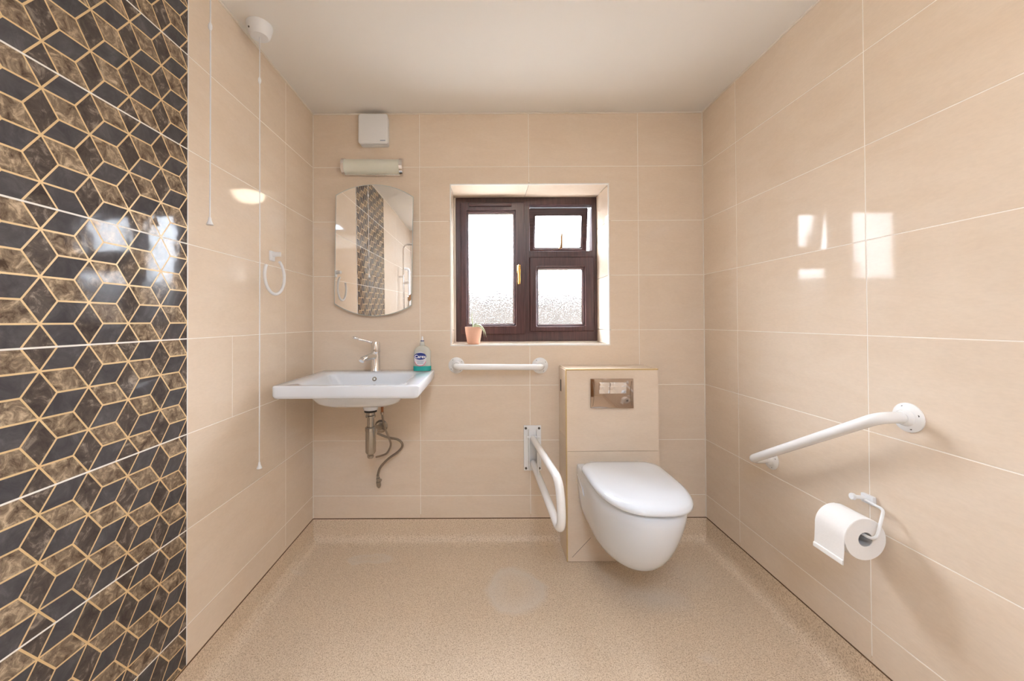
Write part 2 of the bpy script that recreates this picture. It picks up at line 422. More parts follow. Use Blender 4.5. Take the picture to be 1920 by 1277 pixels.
# ================================================================== SETTING
TT = 0.008      # tile thickness: tile faces lie on the wall planes, grout and backing lie behind
GAP = 0.0028
cache = {}
def put_tile(wall, side, a0, a1, z0, z1, holes=()):
    """one ceramic tile on a wall; a = distance along the wall (x or y)"""
    g = GAP / 2
    lo, hi = min(a0, a1) + g, max(a0, a1) - g
    zz0, zz1 = z0 + (g if z0 > ZB + 1e-6 else 0), z1 - g
    cx, cz = (lo+hi)/2, (zz0+zz1)/2
    hl = [(h[0]-cx, h[1]-cx, h[2]-cz, h[3]-cz) for h in holes if h[0] < hi and h[1] > lo and h[2] < zz1 and h[3] > zz0]
    key = (side, round(hi-lo, 5), round(zz1-zz0, 5), tuple(round(v, 4) for h in hl for v in h))
    if key not in cache:
        bm = holed(lo-cx, hi-cx, zz0-cz, zz1-cz, hl, 0.0, TT, bev=0.0006)
        if bm is None: return
        rot = {'back': 0, 'left': PI/2, 'right': -PI/2, 'rear': PI}[side]
        if side == 'rear':
            bmesh.ops.rotate(bm, verts=bm.verts, cent=(0, 0, 0), matrix=Matrix.Rotation(rot, 3, 'Z'))
        elif side != 'back':
            bmesh.ops.rotate(bm, verts=bm.verts, cent=(0, 0, 0), matrix=Matrix.Rotation(rot, 3, 'Z'))
        me = bpy.data.meshes.new('wall_tile'); bmesh.ops.recalc_face_normals(bm, faces=bm.faces); bm.to_mesh(me); bm.free()
        me.materials.append(TILE); cache[key] = me
    o = obj('wall_tile', None, None, wall, mesh=cache[key])
    o.location = {'back': (cx, 0, cz), 'left': (XL, cx, cz), 'right': (XR, cx, cz), 'rear': (cx, YR, cz)}[side]
    return o

# window opening, measured on the back wall plane
wo0, wo1 = P(845, 346.5, y=0), P(1142.5, 645.5, y=0)
WX0, WX1, WZ1, WZ0 = wo0.x, wo1.x, wo0.z, wo1.z
YW = 0.215                                  # inner face of the window frame
# --- back wall
wb = holed(XL - 0.25, XR + 0.25, ZF - 0.05, ZC + 0.05, [(WX0 - 0.012, WX1 + 0.012, WZ0 - 0.012, WZ1 + 0.012)], 0.0006, 0.34)
wall_back = struct(obj('wall_back', wb, GROUT, smooth=False), 'beige tiled wall with the window')
hole = [(WX0 - 0.004, WX1 + 0.004, WZ0 - 0.004, WZ1 + 0.004)]
xj = [XL, -0.3461, 0.2539, 0.8539, XR]
for i in range(4):
    for k in range(8): put_tile(wall_back, 'back', xj[i], xj[i+1], ROWS[k], ROWS[k+1], hole)
# --- right wall
wall_right = struct(obj('wall_right', bx(XR + 0.0006, XR + 0.15, YR - 0.15, 0.0, ZF - 0.05, ZC + 0.05), GROUT, smooth=False), 'beige tiled wall beside the toilet')
yj = [0, -0.2719, -0.884, -1.484, -2.084, -2.684, -3.284, YR]
for i in range(7):
    for k in range(8): put_tile(wall_right, 'right', yj[i], yj[i+1], ROWS[k], ROWS[k+1])
# --- left wall
wall_left = struct(obj('wall_left', bx(XL - 0.15, XL - 0.0006, YR - 0.15, 0.0, ZF - 0.05, ZC + 0.05), GROUT, smooth=False), 'beige tiled wall with a dark geometric mosaic strip')
yl = [0, -0.2875, MOS0]
ycut = P(436, 720, x=XL).y
for i in range(2):
    for k in range(8):
        if i == 1 and k == 3:
            put_tile(wall_left, 'left', yl[1], ycut, ROWS[k], ROWS[k+1]); put_tile(wall_left, 'left', ycut, yl[2], ROWS[k], ROWS[k+1])
        else: put_tile(wall_left, 'left', yl[i], yl[i+1], ROWS[k], ROWS[k+1])
for a, b in ((MOS1, -2.3862), (-2.3862, -2.9862), (-2.9862, YR)):
    for k in range(8): put_tile(wall_left, 'left', a, b, ROWS[k], ROWS[k+1])
# --- rear wall with the door
wall_rear = struct(obj('wall_rear', bx(XL - 0.25, XR + 0.25, YR - 0.15, YR - 0.0006, ZF - 0.05, ZC + 0.05), GROUT, smooth=False), 'beige tiled wall with the wooden door')
DR = (-0.25, 0.72, ZB - 0.2, 2.06)
for a, b in ((XL, -0.3461), (-0.3461, 0.2539), (0.2539, 0.8539), (0.8539, XR)):
    for k in range(8): put_tile(wall_rear, 'rear', a, b, ROWS[k], ROWS[k+1])
door = struct(obj('door_1', bx(DR[0] + 0.06, DR[1] - 0.06, YR + 0.001, YR + 0.028, ZF + 0.01, DR[3] - 0.06, 0.003), DOORW), 'plain oak door')
obj('door_frame', holed(DR[0], DR[1], ZF, DR[3], [(DR[0] + 0.058, DR[1] - 0.058, ZF - 1, DR[3] - 0.058)], YR + 0.001, YR + 0.035, 0.002), DOORW, door)
obj('door_handle', tube(fillet([(DR[0] + 0.12, YR + 0.028, 1.0), (DR[0] + 0.12, YR + 0.08, 1.0), (DR[0] + 0.23, YR + 0.08, 1.0)], 0.02), 0.009), CHROME, door)

# --- dark mosaic strip on the left wall
mos = obj('mosaic_panel', bx(XL - TT + 0.003, XL - 0.0003, MOS1, MOS0, ZB, ZC), GOLD, wall_left, smooth=False)
for z in ROWS[1:8]:
    obj('grout_line', bx(XL - 0.004, XL - 0.0001, MOS1, MOS0, z - 0.002, z + 0.002), WGROUT, mos, smooth=False)
obj('edge_trim', bx(XL - 0.006, XL + 0.0002, MOS0 - 0.002, MOS0 + 0.002, ZB, ZC), WHTRIM, wall_left, smooth=False)
def clip(poly, axis, val, keep_gt):
    out = []
    for i in range(len(poly)):
        a, b = poly[i], poly[(i+1) % len(poly)]
        ia = (a[axis] >= val - 1e-9) if keep_gt else (a[axis] <= val + 1e-9)
        ib = (b[axis] >= val - 1e-9) if keep_gt else (b[axis] <= val + 1e-9)
        if ia: out.append(a)
        if ia != ib:
            t = (val - a[axis]) / (b[axis] - a[axis]); out.append((a[0] + (b[0]-a[0])*t, a[1] + (b[1]-a[1])*t))
    ded = []
    for p in out:
        if not ded or abs(p[0]-ded[-1][0]) + abs(p[1]-ded[-1][1]) > 1e-6: ded.append(p)
    if len(ded) > 1 and abs(ded[0][0]-ded[-1][0]) + abs(ded[0][1]-ded[-1][1]) < 1e-6: ded.pop()
    return ded
def inset(poly, d):
    ar = sum(poly[i][0]*poly[(i+1) % len(poly)][1] - poly[(i+1) % len(poly)][0]*poly[i][1] for i in range(len(poly)))
    if ar < 0: poly = poly[::-1]
    n = len(poly); out = []
    L = []
    for i in range(n):
        a, b = Vector(poly[i]), Vector(poly[(i+1) % n]); e = (b-a).normalized(); nn = Vector((-e.y, e.x)); L.append((a + nn*d, e))
    for i in range(n):
        p, e = L[i-1]; q, f = L[i]; den = e.x*f.y - e.y*f.x
        if abs(den) < 1e-6: out.append((q.x, q.y)); continue
        t = ((q.x-p.x)*f.y - (q.y-p.y)*f.x) / den; out.append((p.x + e.x*t, p.y + e.y*t))
    return out
def area(poly):
    return abs(sum(poly[i][0]*poly[(i+1) % len(poly)][1] - poly[(i+1) % len(poly)][0]*poly[i][1] for i in range(len(poly)))) / 2
pieces = []
ZJ = ROWS[4]
for c in range(-1, 11):
    for r in range(-14, 15):
        u, v = c * 0.1, ZJ + r * 0.1 + (0.05 if c % 2 == 0 else 0.0)
        h, k, q = 0.1/3, 0.05, 0.2/3
        # seen from the room u runs to the viewer's side; rhombi: upright, rising, falling
        pieces.append((DVEIN, [(u, v), (u+h, v+k), (u, v+2*k), (u-h, v+k)], c, r))
        pieces.append((BROWN, [(u, v), (u+q, v), (u+0.1, v+k), (u+h, v+k)], c, r))
        pieces.append((SLATE, [(u, v), (u+q, v), (u+0.1, v-k), (u+h, v-k)], c, r))
mcache = {}; rest = bmesh.new(); shown = []
for mat, poly, c, r in pieces:
    poly = clip(clip(poly, 0, 0.0, True), 0, 0.9, False)
    if len(poly) < 3: continue
    for b in range(8):
        pp = clip(clip(poly, 1, ROWS[b], True), 1, ROWS[b+1], False)
        if len(pp) < 3 or area(pp) < 1.2e-4: continue
        pp = inset(pp, 0.0021)
        if area(pp) < 5e-5: continue
        cu = sum(p[0] for p in pp)/len(pp); cv = sum(p[1] for p in pp)/len(pp)
        m2 = mat
        if mat is BROWN and c == 3 and any(abs(p[1]-ROWS[j]) < 0.004 for p in pp for j in (4, 5, 2)): m2 = SLATE
        d = Vector((XL, MOS0 - cu, cv)) - CAM_LOC; d = CAM_M.inverted() @ d
        if d.y > 0.05: su, sv = 960 + SX + FPX*d.x/d.y, 638.5 + SY - FPX*d.z/d.y
        else: su = sv = -9999
        shown.append(((-40 < su < 1960 and -40 < sv < 1320), area(pp)/max(d.y, .05)**2, m2, pp, cu, cv))
shown.sort(key=lambda s: (-s[0], -s[1]))
names = {id(SLATE): 'slate_piece', id(DVEIN): 'dark_marble_piece', id(BROWN): 'brown_marble_piece'}
restb = {id(SLATE): bmesh.new(), id(DVEIN): bmesh.new(), id(BROWN): bmesh.new()}
for idx, (vis, a, m2, pp, cu, cv) in enumerate(shown):
    if vis and idx < 330:
        key = (id(m2), tuple((round(p[0]-cu, 4), round(p[1]-cv, 4)) for p in pp))
        if key not in mcache:
            bm = prism([(0.0, -(p[0]-cu), p[1]-cv) for p in pp], (-0.003, 0, 0))
            me = bpy.data.meshes.new(names[id(m2)]); bm.to_mesh(me); bm.free(); me.materials.append(m2); mcache[key] = me
        o = obj(names[id(m2)], None, None, mos, mesh=mcache[key]); o.location = (XL, MOS0 - cu, cv)
    else:
        bm = restb[id(m2)]
        f = [bm.verts.new((XL, MOS0 - p[0], p[1])) for p in pp]; g = [bm.verts.new((XL - 0.003, MOS0 - p[0], p[1])) for p in pp]
        bm.faces.new(f)
        for i in range(len(pp)): bm.faces.new((f[i], g[i], g[(i+1) % len(pp)], f[(i+1) % len(pp)]))
for m2 in (SLATE, DVEIN, BROWN):
    o = obj(names[id(m2)], restb[id(m2)], m2, mos, smooth=False); o['kind'] = 'stuff'

# --- ceiling, sealant lines
struct(obj('ceiling', bx(XL - 0.25, XR + 0.25, YR - 0.15, 0.3, ZC, ZC + 0.12), CEIL, smooth=False), 'plain off-white painted ceiling')
struct(obj('trim_1', bx(XL, XR, -0.006, 0.002, ZC - 0.006, ZC + 0.001, 0.002, 1), SEAL))
struct(obj('trim_2', bx(XL - 0.002, XL + 0.006, YR, 0.0, ZC - 0.006, ZC + 0.001, 0.002, 1), SEAL))
struct(obj('trim_3', bx(XR - 0.006, XR + 0.002, YR, 0.0, ZC - 0.006, ZC + 0.001, 0.002, 1), SEAL))
struct(obj('trim_4', bx(XL - 0.002, XL + 0.0035, -0.0035, 0.002, ZB, ZC, 0.0015, 1), SEAL))
struct(obj('trim_5', bx(XR - 0.0035, XR + 0.002, -0.0035, 0.002, ZB, ZC, 0.0015, 1), SEAL))

SHADE_LINE = simple('overhang_shade', srgb(104, 80, 58), 0.8)  # dark strips that paint in the shade under the tile overhang
struct(obj('shade_strip_1', bx(XL, XR, -0.0012, 0.002, ZB - 0.0045, ZB - 0.0002), SHADE_LINE, smooth=False))
struct(obj('shade_strip_2', bx(XL - 0.002, XL + 0.0012, YR, 0.0, ZB - 0.0045, ZB - 0.0002), SHADE_LINE, smooth=False))
struct(obj('shade_strip_3', bx(XR - 0.0012, XR + 0.002, YR, 0.0, ZB - 0.0045, ZB - 0.0002), SHADE_LINE, smooth=False))
# --- floor: sheet vinyl turned up the walls in a cove
prof = [(-0.0004, ZB + 0.02), (-0.0004, ZF + 0.055)]
for i in range(1, 9):
    a = PI/2 * i/8; prof.append((-0.0004 + 0.055*(1 - math.cos(a)), ZF + 0.055*(1 - math.sin(a))))
rings = []
for ins, z in prof:
    rings.append([Vector((XL + ins, YR + ins, z)), Vector((XR - ins, YR + ins, z)), Vector((XR - ins, -ins, z)), Vector((XL + ins, -ins, z))])
struct(obj('floor', loft(rings, cap0=False), VINYL, angle=50), 'speckled beige sheet vinyl floor turned up the walls')

# --- ground and boundary outside
struct(obj('ground', bx(-9, 9, 0.36, 14, -0.35, -0.25), PATIO, smooth=False))
fence = thing('garden_wall', 'dim grey garden wall blurred behind the privacy glass', 'garden wall', (0.3, 3.2, -0.25))
obj('wall_body', bx(-5, 6, 3.2, 3.4, -0.25, 1.70, 0.01), HEDGE, fence)
obj('coping', bx(-5.05, 6.05, 3.17, 3.43, 1.70, 1.75, 0.01), HEDGE, fence)

# --- window reveal: lining tiles and white edge trims
def reveal_tiles():
    e = 0.0; t = 0.006
    zj = [WZ0] + [z for z in ROWS if WZ0 + 0.05 < z < WZ1 - 0.05] + [WZ1]
    xs = [WX0, 0.2539, WX1]
    for a, b in zip(xs, xs[1:]):
        obj('lining_tile', bx(a + 0.001, b - 0.001, 0.001, YW + 0.05, WZ1, WZ1 + t), TILE, wall_back, smooth=False)
        obj('lining_tile', bx(a + 0.001, b - 0.001, 0.001, YW + 0.05, WZ0 - t, WZ0), TILE, wall_back, smooth=False)
    for a, b in zip(zj, zj[1:]):
        obj('lining_tile', bx(WX0 - t, WX0, 0.001, YW + 0.05, a + 0.001, b - 0.001), TILE, wall_back, smooth=False)
        obj('lining_tile', bx(WX1, WX1 + t, 0.001, YW + 0.05, a + 0.001, b - 0.001), TILE, wall_back, smooth=False)
reveal_tiles()
tr = 0.005
obj('edge_trim', bx(WX0 - tr, WX0 + 0.001, -0.0015, 0.008, WZ0 - tr, WZ1 + tr), WHTRIM, wall_back, smooth=False)
obj('edge_trim', bx(WX1 - 0.001, WX1 + tr, -0.0015, 0.008, WZ0 - tr, WZ1 + tr), WHTRIM, wall_back, smooth=False)
obj('edge_trim', bx(WX0, WX1, -0.0015, 0.008, WZ1 - 0.001, WZ1 + tr), WHTRIM, wall_back, smooth=False)
obj('edge_trim', bx(WX0, WX1, -0.002, 0.008, WZ0 - tr - 0.002, WZ0 + 0.001), WHTRIM, wall_back, smooth=False)

# --- the window
def Wp(u, v, y=YW): return P(820 + u/3.274, 330 + v/3.274, y=y)
a, b = Wp(112, 133), Wp(983, 1013)
FX0, FX1, FZ1, FZ0 = a.x, b.x, a.z, b.z
def rect(u0, v0, u1, v1, y=YW):
    p, q = Wp(u0, v0, y), Wp(u1, v1, y); return (p.x, q.x, q.z, p.z)
hL = rect(152, 175, 528, 962); hT = rect(566, 178, 950, 458); hB = rect(568, 502, 960, 950)
window = struct(obj('window_1', holed(FX0, FX1, FZ0, FZ1, [hL, hT, hB], YW, YW + 0.07, 0.003), ROSEV, smooth=False), 'dark rosewood framed window of three panes')
# infill where the frame meets the masonry
obj('plaster_lining', holed(WX0 - 0.01, WX1 + 0.01, WZ0 - 0.01, WZ1 + 0.01, [(FX0 + 0.004, FX1 - 0.004, FZ0 + 0.004, FZ1 - 0.004)], YW + 0.005, YW + 0.06), SEAL, window, smooth=False)
def frame_ring(name, r, wdt, y0, y1, mat, parent, bev=0.003):
    return obj(name, holed(r[0], r[1], r[2], r[3], [(r[0]+wdt[0], r[1]-wdt[1], r[2]+wdt[2], r[3]-wdt[3])], y0, y1, bev), mat, parent, smooth=False)
# casement sash
s1 = (hL[0] - 0.008, hL[1] + 0.008, hL[2] - 0.008, hL[3] + 0.008)
gL = rect(192, 230, 468, 905)
wL = tuple(abs(v) for v in (gL[0]-s1[0], s1[1]-gL[1], gL[2]-s1[2], s1[3]-gL[3]))
sash = frame_ring('casement_sash', s1, tuple(x - 0.013 for x in wL), YW - 0.018, YW + 0.045, ROSEV, window)
bead = frame_ring('glazing_bead', (gL[0]-0.016, gL[1]+0.016, gL[2]-0.016, gL[3]+0.016), (0.014,)*4, YW - 0.004, YW + 0.03, ROSEH, sash, 0.005)
frame_ring('glass_seal', (gL[0]-0.004, gL[1]+0.004, gL[2]-0.004, gL[3]+0.004), (0.006,)*4, YW + 0.012, YW + 0.03, OLDCHR, sash, 0.0005)
obj('pane', bx(gL[0]-0.003, gL[1]+0.003, YW + 0.018, YW + 0.024, gL[2]-0.003, gL[3]+0.003), PANE, sash, smooth=False)
tv = rect(196, 174, 455, 194)
obj('trickle_vent', bx(tv[0], tv[1], YW - 0.030, YW - 0.017, tv[2], tv[3], 0.004), ROSEH, sash)
hp = Wp(500, 610, YW - 0.02)
hd = obj('window_handle', bx(hp.x - 0.011, hp.x + 0.011, YW - 0.030, YW - 0.017, hp.z + 0.010, hp.z + 0.062, 0.004), BRASS, sash)
obj('lever', tube(spline([(hp.x, YW - 0.03, hp.z + 0.055), (hp.x, YW - 0.055, hp.z + 0.050), (hp.x - 0.001, YW - 0.058, hp.z + 0.02), (hp.x - 0.001, YW - 0.056, hp.z - 0.055)], 6), [0.009]*6 + [0.0085]*6 + [0.007]*6 + [0.006], 12), BRASS, hd)
# fixed light
gB = rect(622, 572, 893, 908)
bw = tuple(abs(v) for v in (gB[0]-hB[0], hB[1]-gB[1], gB[2]-hB[2], hB[3]-gB[3]))
fx = frame_ring('fixed_sash', (hB[0]-0.004, hB[1]+0.004, hB[2]-0.004, hB[3]+0.004), tuple(x - 0.009 for x in bw), YW - 0.008, YW + 0.045, ROSEV, window, 0.005)
frame_ring('glazing_bead', (gB[0]-0.016, gB[1]+0.016, gB[2]-0.016, gB[3]+0.016), (0.014,)*4, YW + 0.004, YW + 0.035, ROSEH, fx, 0.005)
frame_ring('glass_seal', (gB[0]-0.004, gB[1]+0.004, gB[2]-0.004, gB[3]+0.004), (0.006,)*4, YW + 0.018, YW + 0.035, OLDCHR, fx, 0.0005)
obj('pane', bx(gB[0]-0.003, gB[1]+0.003, YW + 0.024, YW + 0.030, gB[2]-0.003, gB[3]+0.003), PANE, fx, smooth=False)
# top vent, hung from its head and pushed open
vs = obj('top_vent_sash', holed(hT[0] + 0.004, hT[1] - 0.006, hT[2] + 0.004, hT[3] - 0.002, [(hT[0] + 0.042, hT[1] - 0.045, hT[2] + 0.034, hT[3] - 0.048)], YW + 0.055, YW + 0.105, 0.004), ROSEH, window, smooth=False)
vp = obj('pane', bx(hT[0] + 0.040, hT[1] - 0.043, YW + 0.078, YW + 0.084, hT[2] + 0.032, hT[3] - 0.046), PANE, vs, smooth=False)
vb = frame_ring('glazing_bead', (hT[0] + 0.034, hT[1] - 0.037, hT[2] + 0.026, hT[3] - 0.040), (0.010,)*4, YW + 0.050, YW + 0.082, ROSEV, vs, 0.003)
hinge = Vector((0, YW + 0.06, hT[3])); rotv = Matrix.Translation(hinge) @ Matrix.Rotation(math.radians(9), 4, 'X') @ Matrix.Translation(-hinge)
for o in (vs, vp, vb): o.data.transform(rotv)
st = Wp(757, 440, YW + 0.0)
obj('stay', tube(spline([(st.x - 0.006, YW - 0.002, st.z - 0.004), (st.x, YW - 0.02, st.z + 0.004), (st.x + 0.001, YW - 0.024, st.z + 0.05), (st.x + 0.002, YW - 0.026, st.z + 0.092)], 5), [0.008]*6 + [0.0075]*5 + [0.0065, 0.0055, 0.004, 0.003] + [0.0015], 10), simple('dull_brass', srgb(150, 116, 78), 0.35, metal=0.7), window)

# ================================================================== THINGS
# --- cistern boxing
BX0, BX1 = P(1048.5, 850, y=-0.0).x, P(1235.5, 850, y=-0.178).x
BY = -0.178
BZ = P(1140, 692, y=BY).z
box = thing('cistern_boxing', 'tiled boxing behind the toilet with gold edge trim', 'boxing', ((BX0+BX1)/2, BY/2, ZF))
zt = P(1140, 846, y=BY).z
obj('core', bx(BX0 + 0.006, BX1 - 0.006, BY + 0.008, -0.002, ZF + 0.003, BZ - 0.008), GROUT, box, smooth=False)
obj('front_tile', bx(BX0 + 0.004, BX1, BY, BY + 0.007, zt + 0.001, BZ - 0.006), TILE, box, smooth=False)
obj('front_tile', bx(BX0 + 0.004, BX1, BY, BY + 0.007, ZF + 0.003, zt - 0.001), TILE, box, smooth=False)
for xs in (BX0, BX1 - 0.006):
    obj('side_tile', bx(xs, xs + 0.006, BY + 0.009, -0.002, zt + 0.061, BZ - 0.006), TILE, box, smooth=False)
    obj('side_tile', bx(xs, xs + 0.006, BY + 0.009, -0.002, ZF + 0.003, zt + 0.059), TILE, box, smooth=False)
obj('top_tile', bx(BX0 + 0.004, BX1, BY + 0.006, -0.002, BZ - 0.007, BZ), TILE, box, smooth=False)
obj('edge_trim', bx(BX0, BX1, BY - 0.0012, BY + 0.006, BZ - 0.006, BZ + 0.0008, 0.001), GOLDTR, box)
obj('edge_trim', bx(BX0 - 0.0008, BX0 + 0.005, BY - 0.0012, BY + 0.009, ZF + 0.003, BZ - 0.006, 0.001), GOLDTR, box)
sl = P(1051.5, 722, x=BX0)
obj('access_slot', bx(BX0 - 0.001, BX0 + 0.004, sl.y - 0.012, sl.y + 0.012, sl.z - 0.032, sl.z + 0.03, 0.0004), DARKV, box)
k0, k1 = P(1073, 1045, y=BY), P(1108, 1008, y=BY)
obj('hairline_crack', tube([k0 - Vector((0, 0.0002, 0)), k1 - Vector((0, 0.0002, 0))], 0.0006, 6), DARKV, box)
# --- flush plate
f0, f1 = P(1107.5, 710.5, y=BY - 0.012), P(1188.3, 765.5, y=BY - 0.012)
fl = thing('flush_plate', 'shiny chrome dual flush plate on the toilet boxing', 'flush plate', ((f0.x+f1.x)/2, BY, f1.z))
obj('plate', bx(f0.x, f1.x, BY - 0.012, BY, f1.z, f0.z, 0.003), DCHROME, fl)
bz0, bz1 = P(1, 743, y=BY - .012).z, P(1, 722, y=BY - .012).z
ba, bb, bc = P(1123, 730, y=BY - .012).x, P(1143, 730, y=BY - .012).x, P(1174, 730, y=BY - .012).x
for xa, xb in ((ba, bb - 0.0006), (bb + 0.0006, bc)):
    bt = obj('button', bx(xa, xb, BY - 0.0155, BY - 0.011, bz0, bz1, 0.001), CHROME, fl)
    obj('button_ridge', bx(xa + 0.001, xb - 0.001, BY - 0.021, BY - 0.015, bz1 - 0.022, bz1 - 0.002, 0.002), CHROME, bt)
obj('side_curve', tube(spline([(f0.x + 0.010, BY - 0.012, f0.z - 0.012), (f0.x + 0.016, BY - 0.0125, (f0.z+f1.z)/2), (f0.x + 0.010, BY - 0.012, f1.z + 0.012)], 6), 0.0012, 6), OLDCHR, fl)
obj('side_curve', tube(spline([(f1.x - 0.010, BY - 0.012, f0.z - 0.012), (f1.x - 0.016, BY - 0.0125, (f0.z+f1.z)/2), (f1.x - 0.010, BY - 0.012, f1.z + 0.012)], 6), 0.0012, 6), OLDCHR, fl)

# --- toilet
TX = 0.640
toilet = thing('toilet', 'white wall-hung toilet with its lid closed', 'toilet', (TX, BY, 0.12))
def dshape(w, yb, yf, z, ex=2.4, n=28, back_r=0.0, taper=1.0):
    """plan outline: flat back, straight sides, rounded front"""
    L = yb - yf; ys = yf + min(L*0.62, 0.30); pts = []
    for i in range(n+1):
        a = PI * i/n                        # from +x side round the front to -x side
        cx, sy = math.cos(a), math.sin(a)
        pts.append(Vector((TX + w/2*math.copysign(abs(cx)**(2/ex), cx), ys - (ys-yf)*abs(sy)**(2/ex), z)))
    bw = w*taper
    for i in range(1, 5): 
        t = i/5; pts.append(Vector((TX - (w + (bw-w)*t)/2, ys + (yb-back_r-ys)*t, z)))
    for i in range(5):
        a = PI/2*i/4; pts.append(Vector((TX - bw/2 + back_r*(1-math.cos(a)), yb - back_r + back_r*math.sin(a), z)))
    for i in range(5):
        a = PI/2*(4-i)/4; pts.append(Vector((TX + bw/2 - back_r*(1-math.cos(a)), yb - back_r + back_r*math.sin(a), z)))
    for i in range(4, 0, -1):
        t = i/5; pts.append(Vector((TX + (w + (bw-w)*t)/2, ys + (yb-back_r-ys)*t, z)))
    return pts
YB = BY - 0.0005
LZ = 0.462
secs = [(LZ-0.005, .352, -.702), (LZ-0.012, .358, -.708), (LZ-0.05, .358, -.703), (LZ-0.09, .352, -.692), (LZ-0.13, .345, -.676), (LZ-0.17, .336, -.656), (LZ-0.21, .322, -.632),
        (LZ-0.245, .302, -.606), (LZ-0.275, .274, -.578), (LZ-0.298, .236, -.548), (LZ-0.311, .190, -.515), (LZ-0.317, .12, -.46)]
obj('pan', loft([dshape(w_, YB, yf, z_, 2.4 - 0.03*i, back_r=0.01) for i, (z_, w_, yf) in enumerate(secs)]), CERAM, toilet, angle=60)
seat = [(LZ-0.0045, .306, -.660), (LZ-0.003, .316, -.670), (LZ+0.002, .316, -.670), (LZ+0.0035, .306, -.660)]
obj('seat_ring', loft([dshape(w_, -.255, yf, z_, 2.6, back_r=0.05) for z_, w_, yf in seat]), CERAM, toilet, angle=60)
lid = [(LZ+0.004, .350, -.700), (LZ+0.005, .366, -.716), (LZ+0.011, .373, -.724), (LZ+0.021, .372, -.723), (LZ+0.029, .362, -.713), (LZ+0.034, .342, -.693), (LZ+0.0365, .30, -.652), (LZ+0.0375, .2, -.56)]
obj('lid', loft([dshape(w_, -.243 - (0.374-w_)*0.4, yf, z_, 2.6, back_r=max(0.02, 0.07 - (0.374-w_)*0.2)) for z_, w_, yf in lid]), CERAM, toilet, angle=60)
obj('hinge_block', bx(TX - 0.12, TX + 0.12, -0.262, -0.205, LZ - 0.006, LZ + 0.018, 0.006), CERAM, toilet)
hp2 = P(1101, 915, x=TX - 0.172)
obj('fixing_recess', prism([Vector((TX - 0.1800, -0.20, LZ - 0.045)), Vector((TX - 0.1800, -0.29, LZ - 0.075)), Vector((TX - 0.1785, -0.31, LZ - 0.105)), Vector((TX - 0.1785, -0.21, LZ - 0.085))], (0.006, 0, 0), 0.0008), CERAM, toilet)

# --- fold-down support rail
a, b = P(981.5, 797, y=0), P(1014.5, 881, y=0)
rl = thing('fold_down_rail', 'white hinged support rail folded down beside the toilet', 'grab rail', ((a.x+b.x)/2, 0, b.z))
obj('wall_plate', bx(a.x, b.x, -0.012, -0.0005, b.z, a.z, 0.004), WPOWD, rl)
pxc = (a.x+b.x)/2
for sx in (-1, 1):
    for zz in (a.z - 0.014, b.z + 0.014):
        obj('bolt', lathe([(0, 0), (0.0065, 0), (0.0065, 0.003), (0.004, 0.005), (0, 0.005)], (pxc + sx*0.036, -0.012, zz), (0, -1, 0), 12), DARKM, rl)
for sx in (-1, 1):
    obj('bracket_cheek', bx(pxc + sx*0.021 - 0.002, pxc + sx*0.021 + 0.002, -0.05, -0.01, b.z + 0.015, a.z - 0.02, 0.001), WPOWD, rl)
obj('hinge_pin', lathe([(0, -0.036), (0.006, -0.036), (0.006, 0.036), (0, 0.036)], (pxc, -0.035, a.z - 0.055), (1, 0, 0), 14), WPOWD, rl)
YE = -0.655
up0, up1 = Vector((pxc, -0.03, P(1000, 822, y=-0.03).z)), None
lo0 = Vector((pxc, -0.03, P(1000, 868, y=-0.03).z))
xe = P(1050, 930, y=YE).x
zu, zl = P(1050, 893, y=YE+.05).z, P(1050, 1002, y=YE).z
obj('rail_tube', tube(fillet([up0, (xe, YE, zu), (xe + 0.004, YE - 0.02, zl), lo0], 0.085, 12), 0.0165, 16), WPOWD, rl)
mp = P(1018, 895, y=-0.28)
obj('brace_rod', tube([(pxc + 0.005, -0.2, up0.z + (zu-up0.z)*0.3), (pxc + 0.005, -0.2, lo0.z + (zl-lo0.z)*0.3)], 0.003, 8), WPOWD, rl)

# --- short straight grab rail under the window
def flange(parent, c, axis, r=0.036, nscrew=3, rot=0.5, up=Vector((0, 0, 1))):
    axis = Vector(axis)
    f = obj('flange', lathe([(0, 0), (r, 0), (r, 0.003), (r*0.9, 0.006), (r*0.58, 0.009), (r*0.52, 0.018), (r*0.46, 0.022), (0, 0.022)], c, axis, 28), WPOWD, parent)
    e1 = axis.cross(up).normalized(); e2 = axis.cross(e1)
    for i in range(nscrew):
        t = rot + 2*PI*i/nscrew; p = Vector(c) + (e1*math.cos(t) + e2*math.sin(t))*r*0.76 + axis*0.005
        obj('screw', lathe([(0, 0), (0.0038, 0), (0.003, 0.0022), (0, 0.0022)], p, axis, 10), DARKM, f)
c0, c1 = P(856, 685, y=-0.003), P(1012.5, 685.5, y=-0.003)
gr = thing('grab_rail', 'short straight white grab rail under the window', 'grab rail', ((c0.x+c1.x)/2, 0, c0.z))
for c in (c0, c1): flange(gr, (c.x, 0, c.z), (0, -1, 0), 0.044, 4, 0.6)
obj('rail_tube', tube(fillet([(c0.x, -0.012, c0.z), (c0.x, -0.075, c0.z), (c1.x, -0.075, c1.z), (c1.x, -0.012, c1.z)], 0.035), 0.0155, 16), WPOWD, gr)

# --- sloping grab rail on the wall beside the toilet
c0, c1 = P(1704, 783, x=XR), P(1446, 861, x=XR)
gr = thing('grab_rail', 'long sloping white grab rail above the toilet roll', 'grab rail', ((c0+c1)/2))
for c in (c0, c1): flange(gr, c, (-1, 0, 0), 0.0415, 4, 0.35)
dv = Vector((-0.085, 0, 0))
obj('rail_tube', tube(fillet([c0 + dv*0.15, c0 + dv, c1 + dv, c1 + dv*0.15], 0.06, 12), 0.0165, 18), WPOWD, gr)

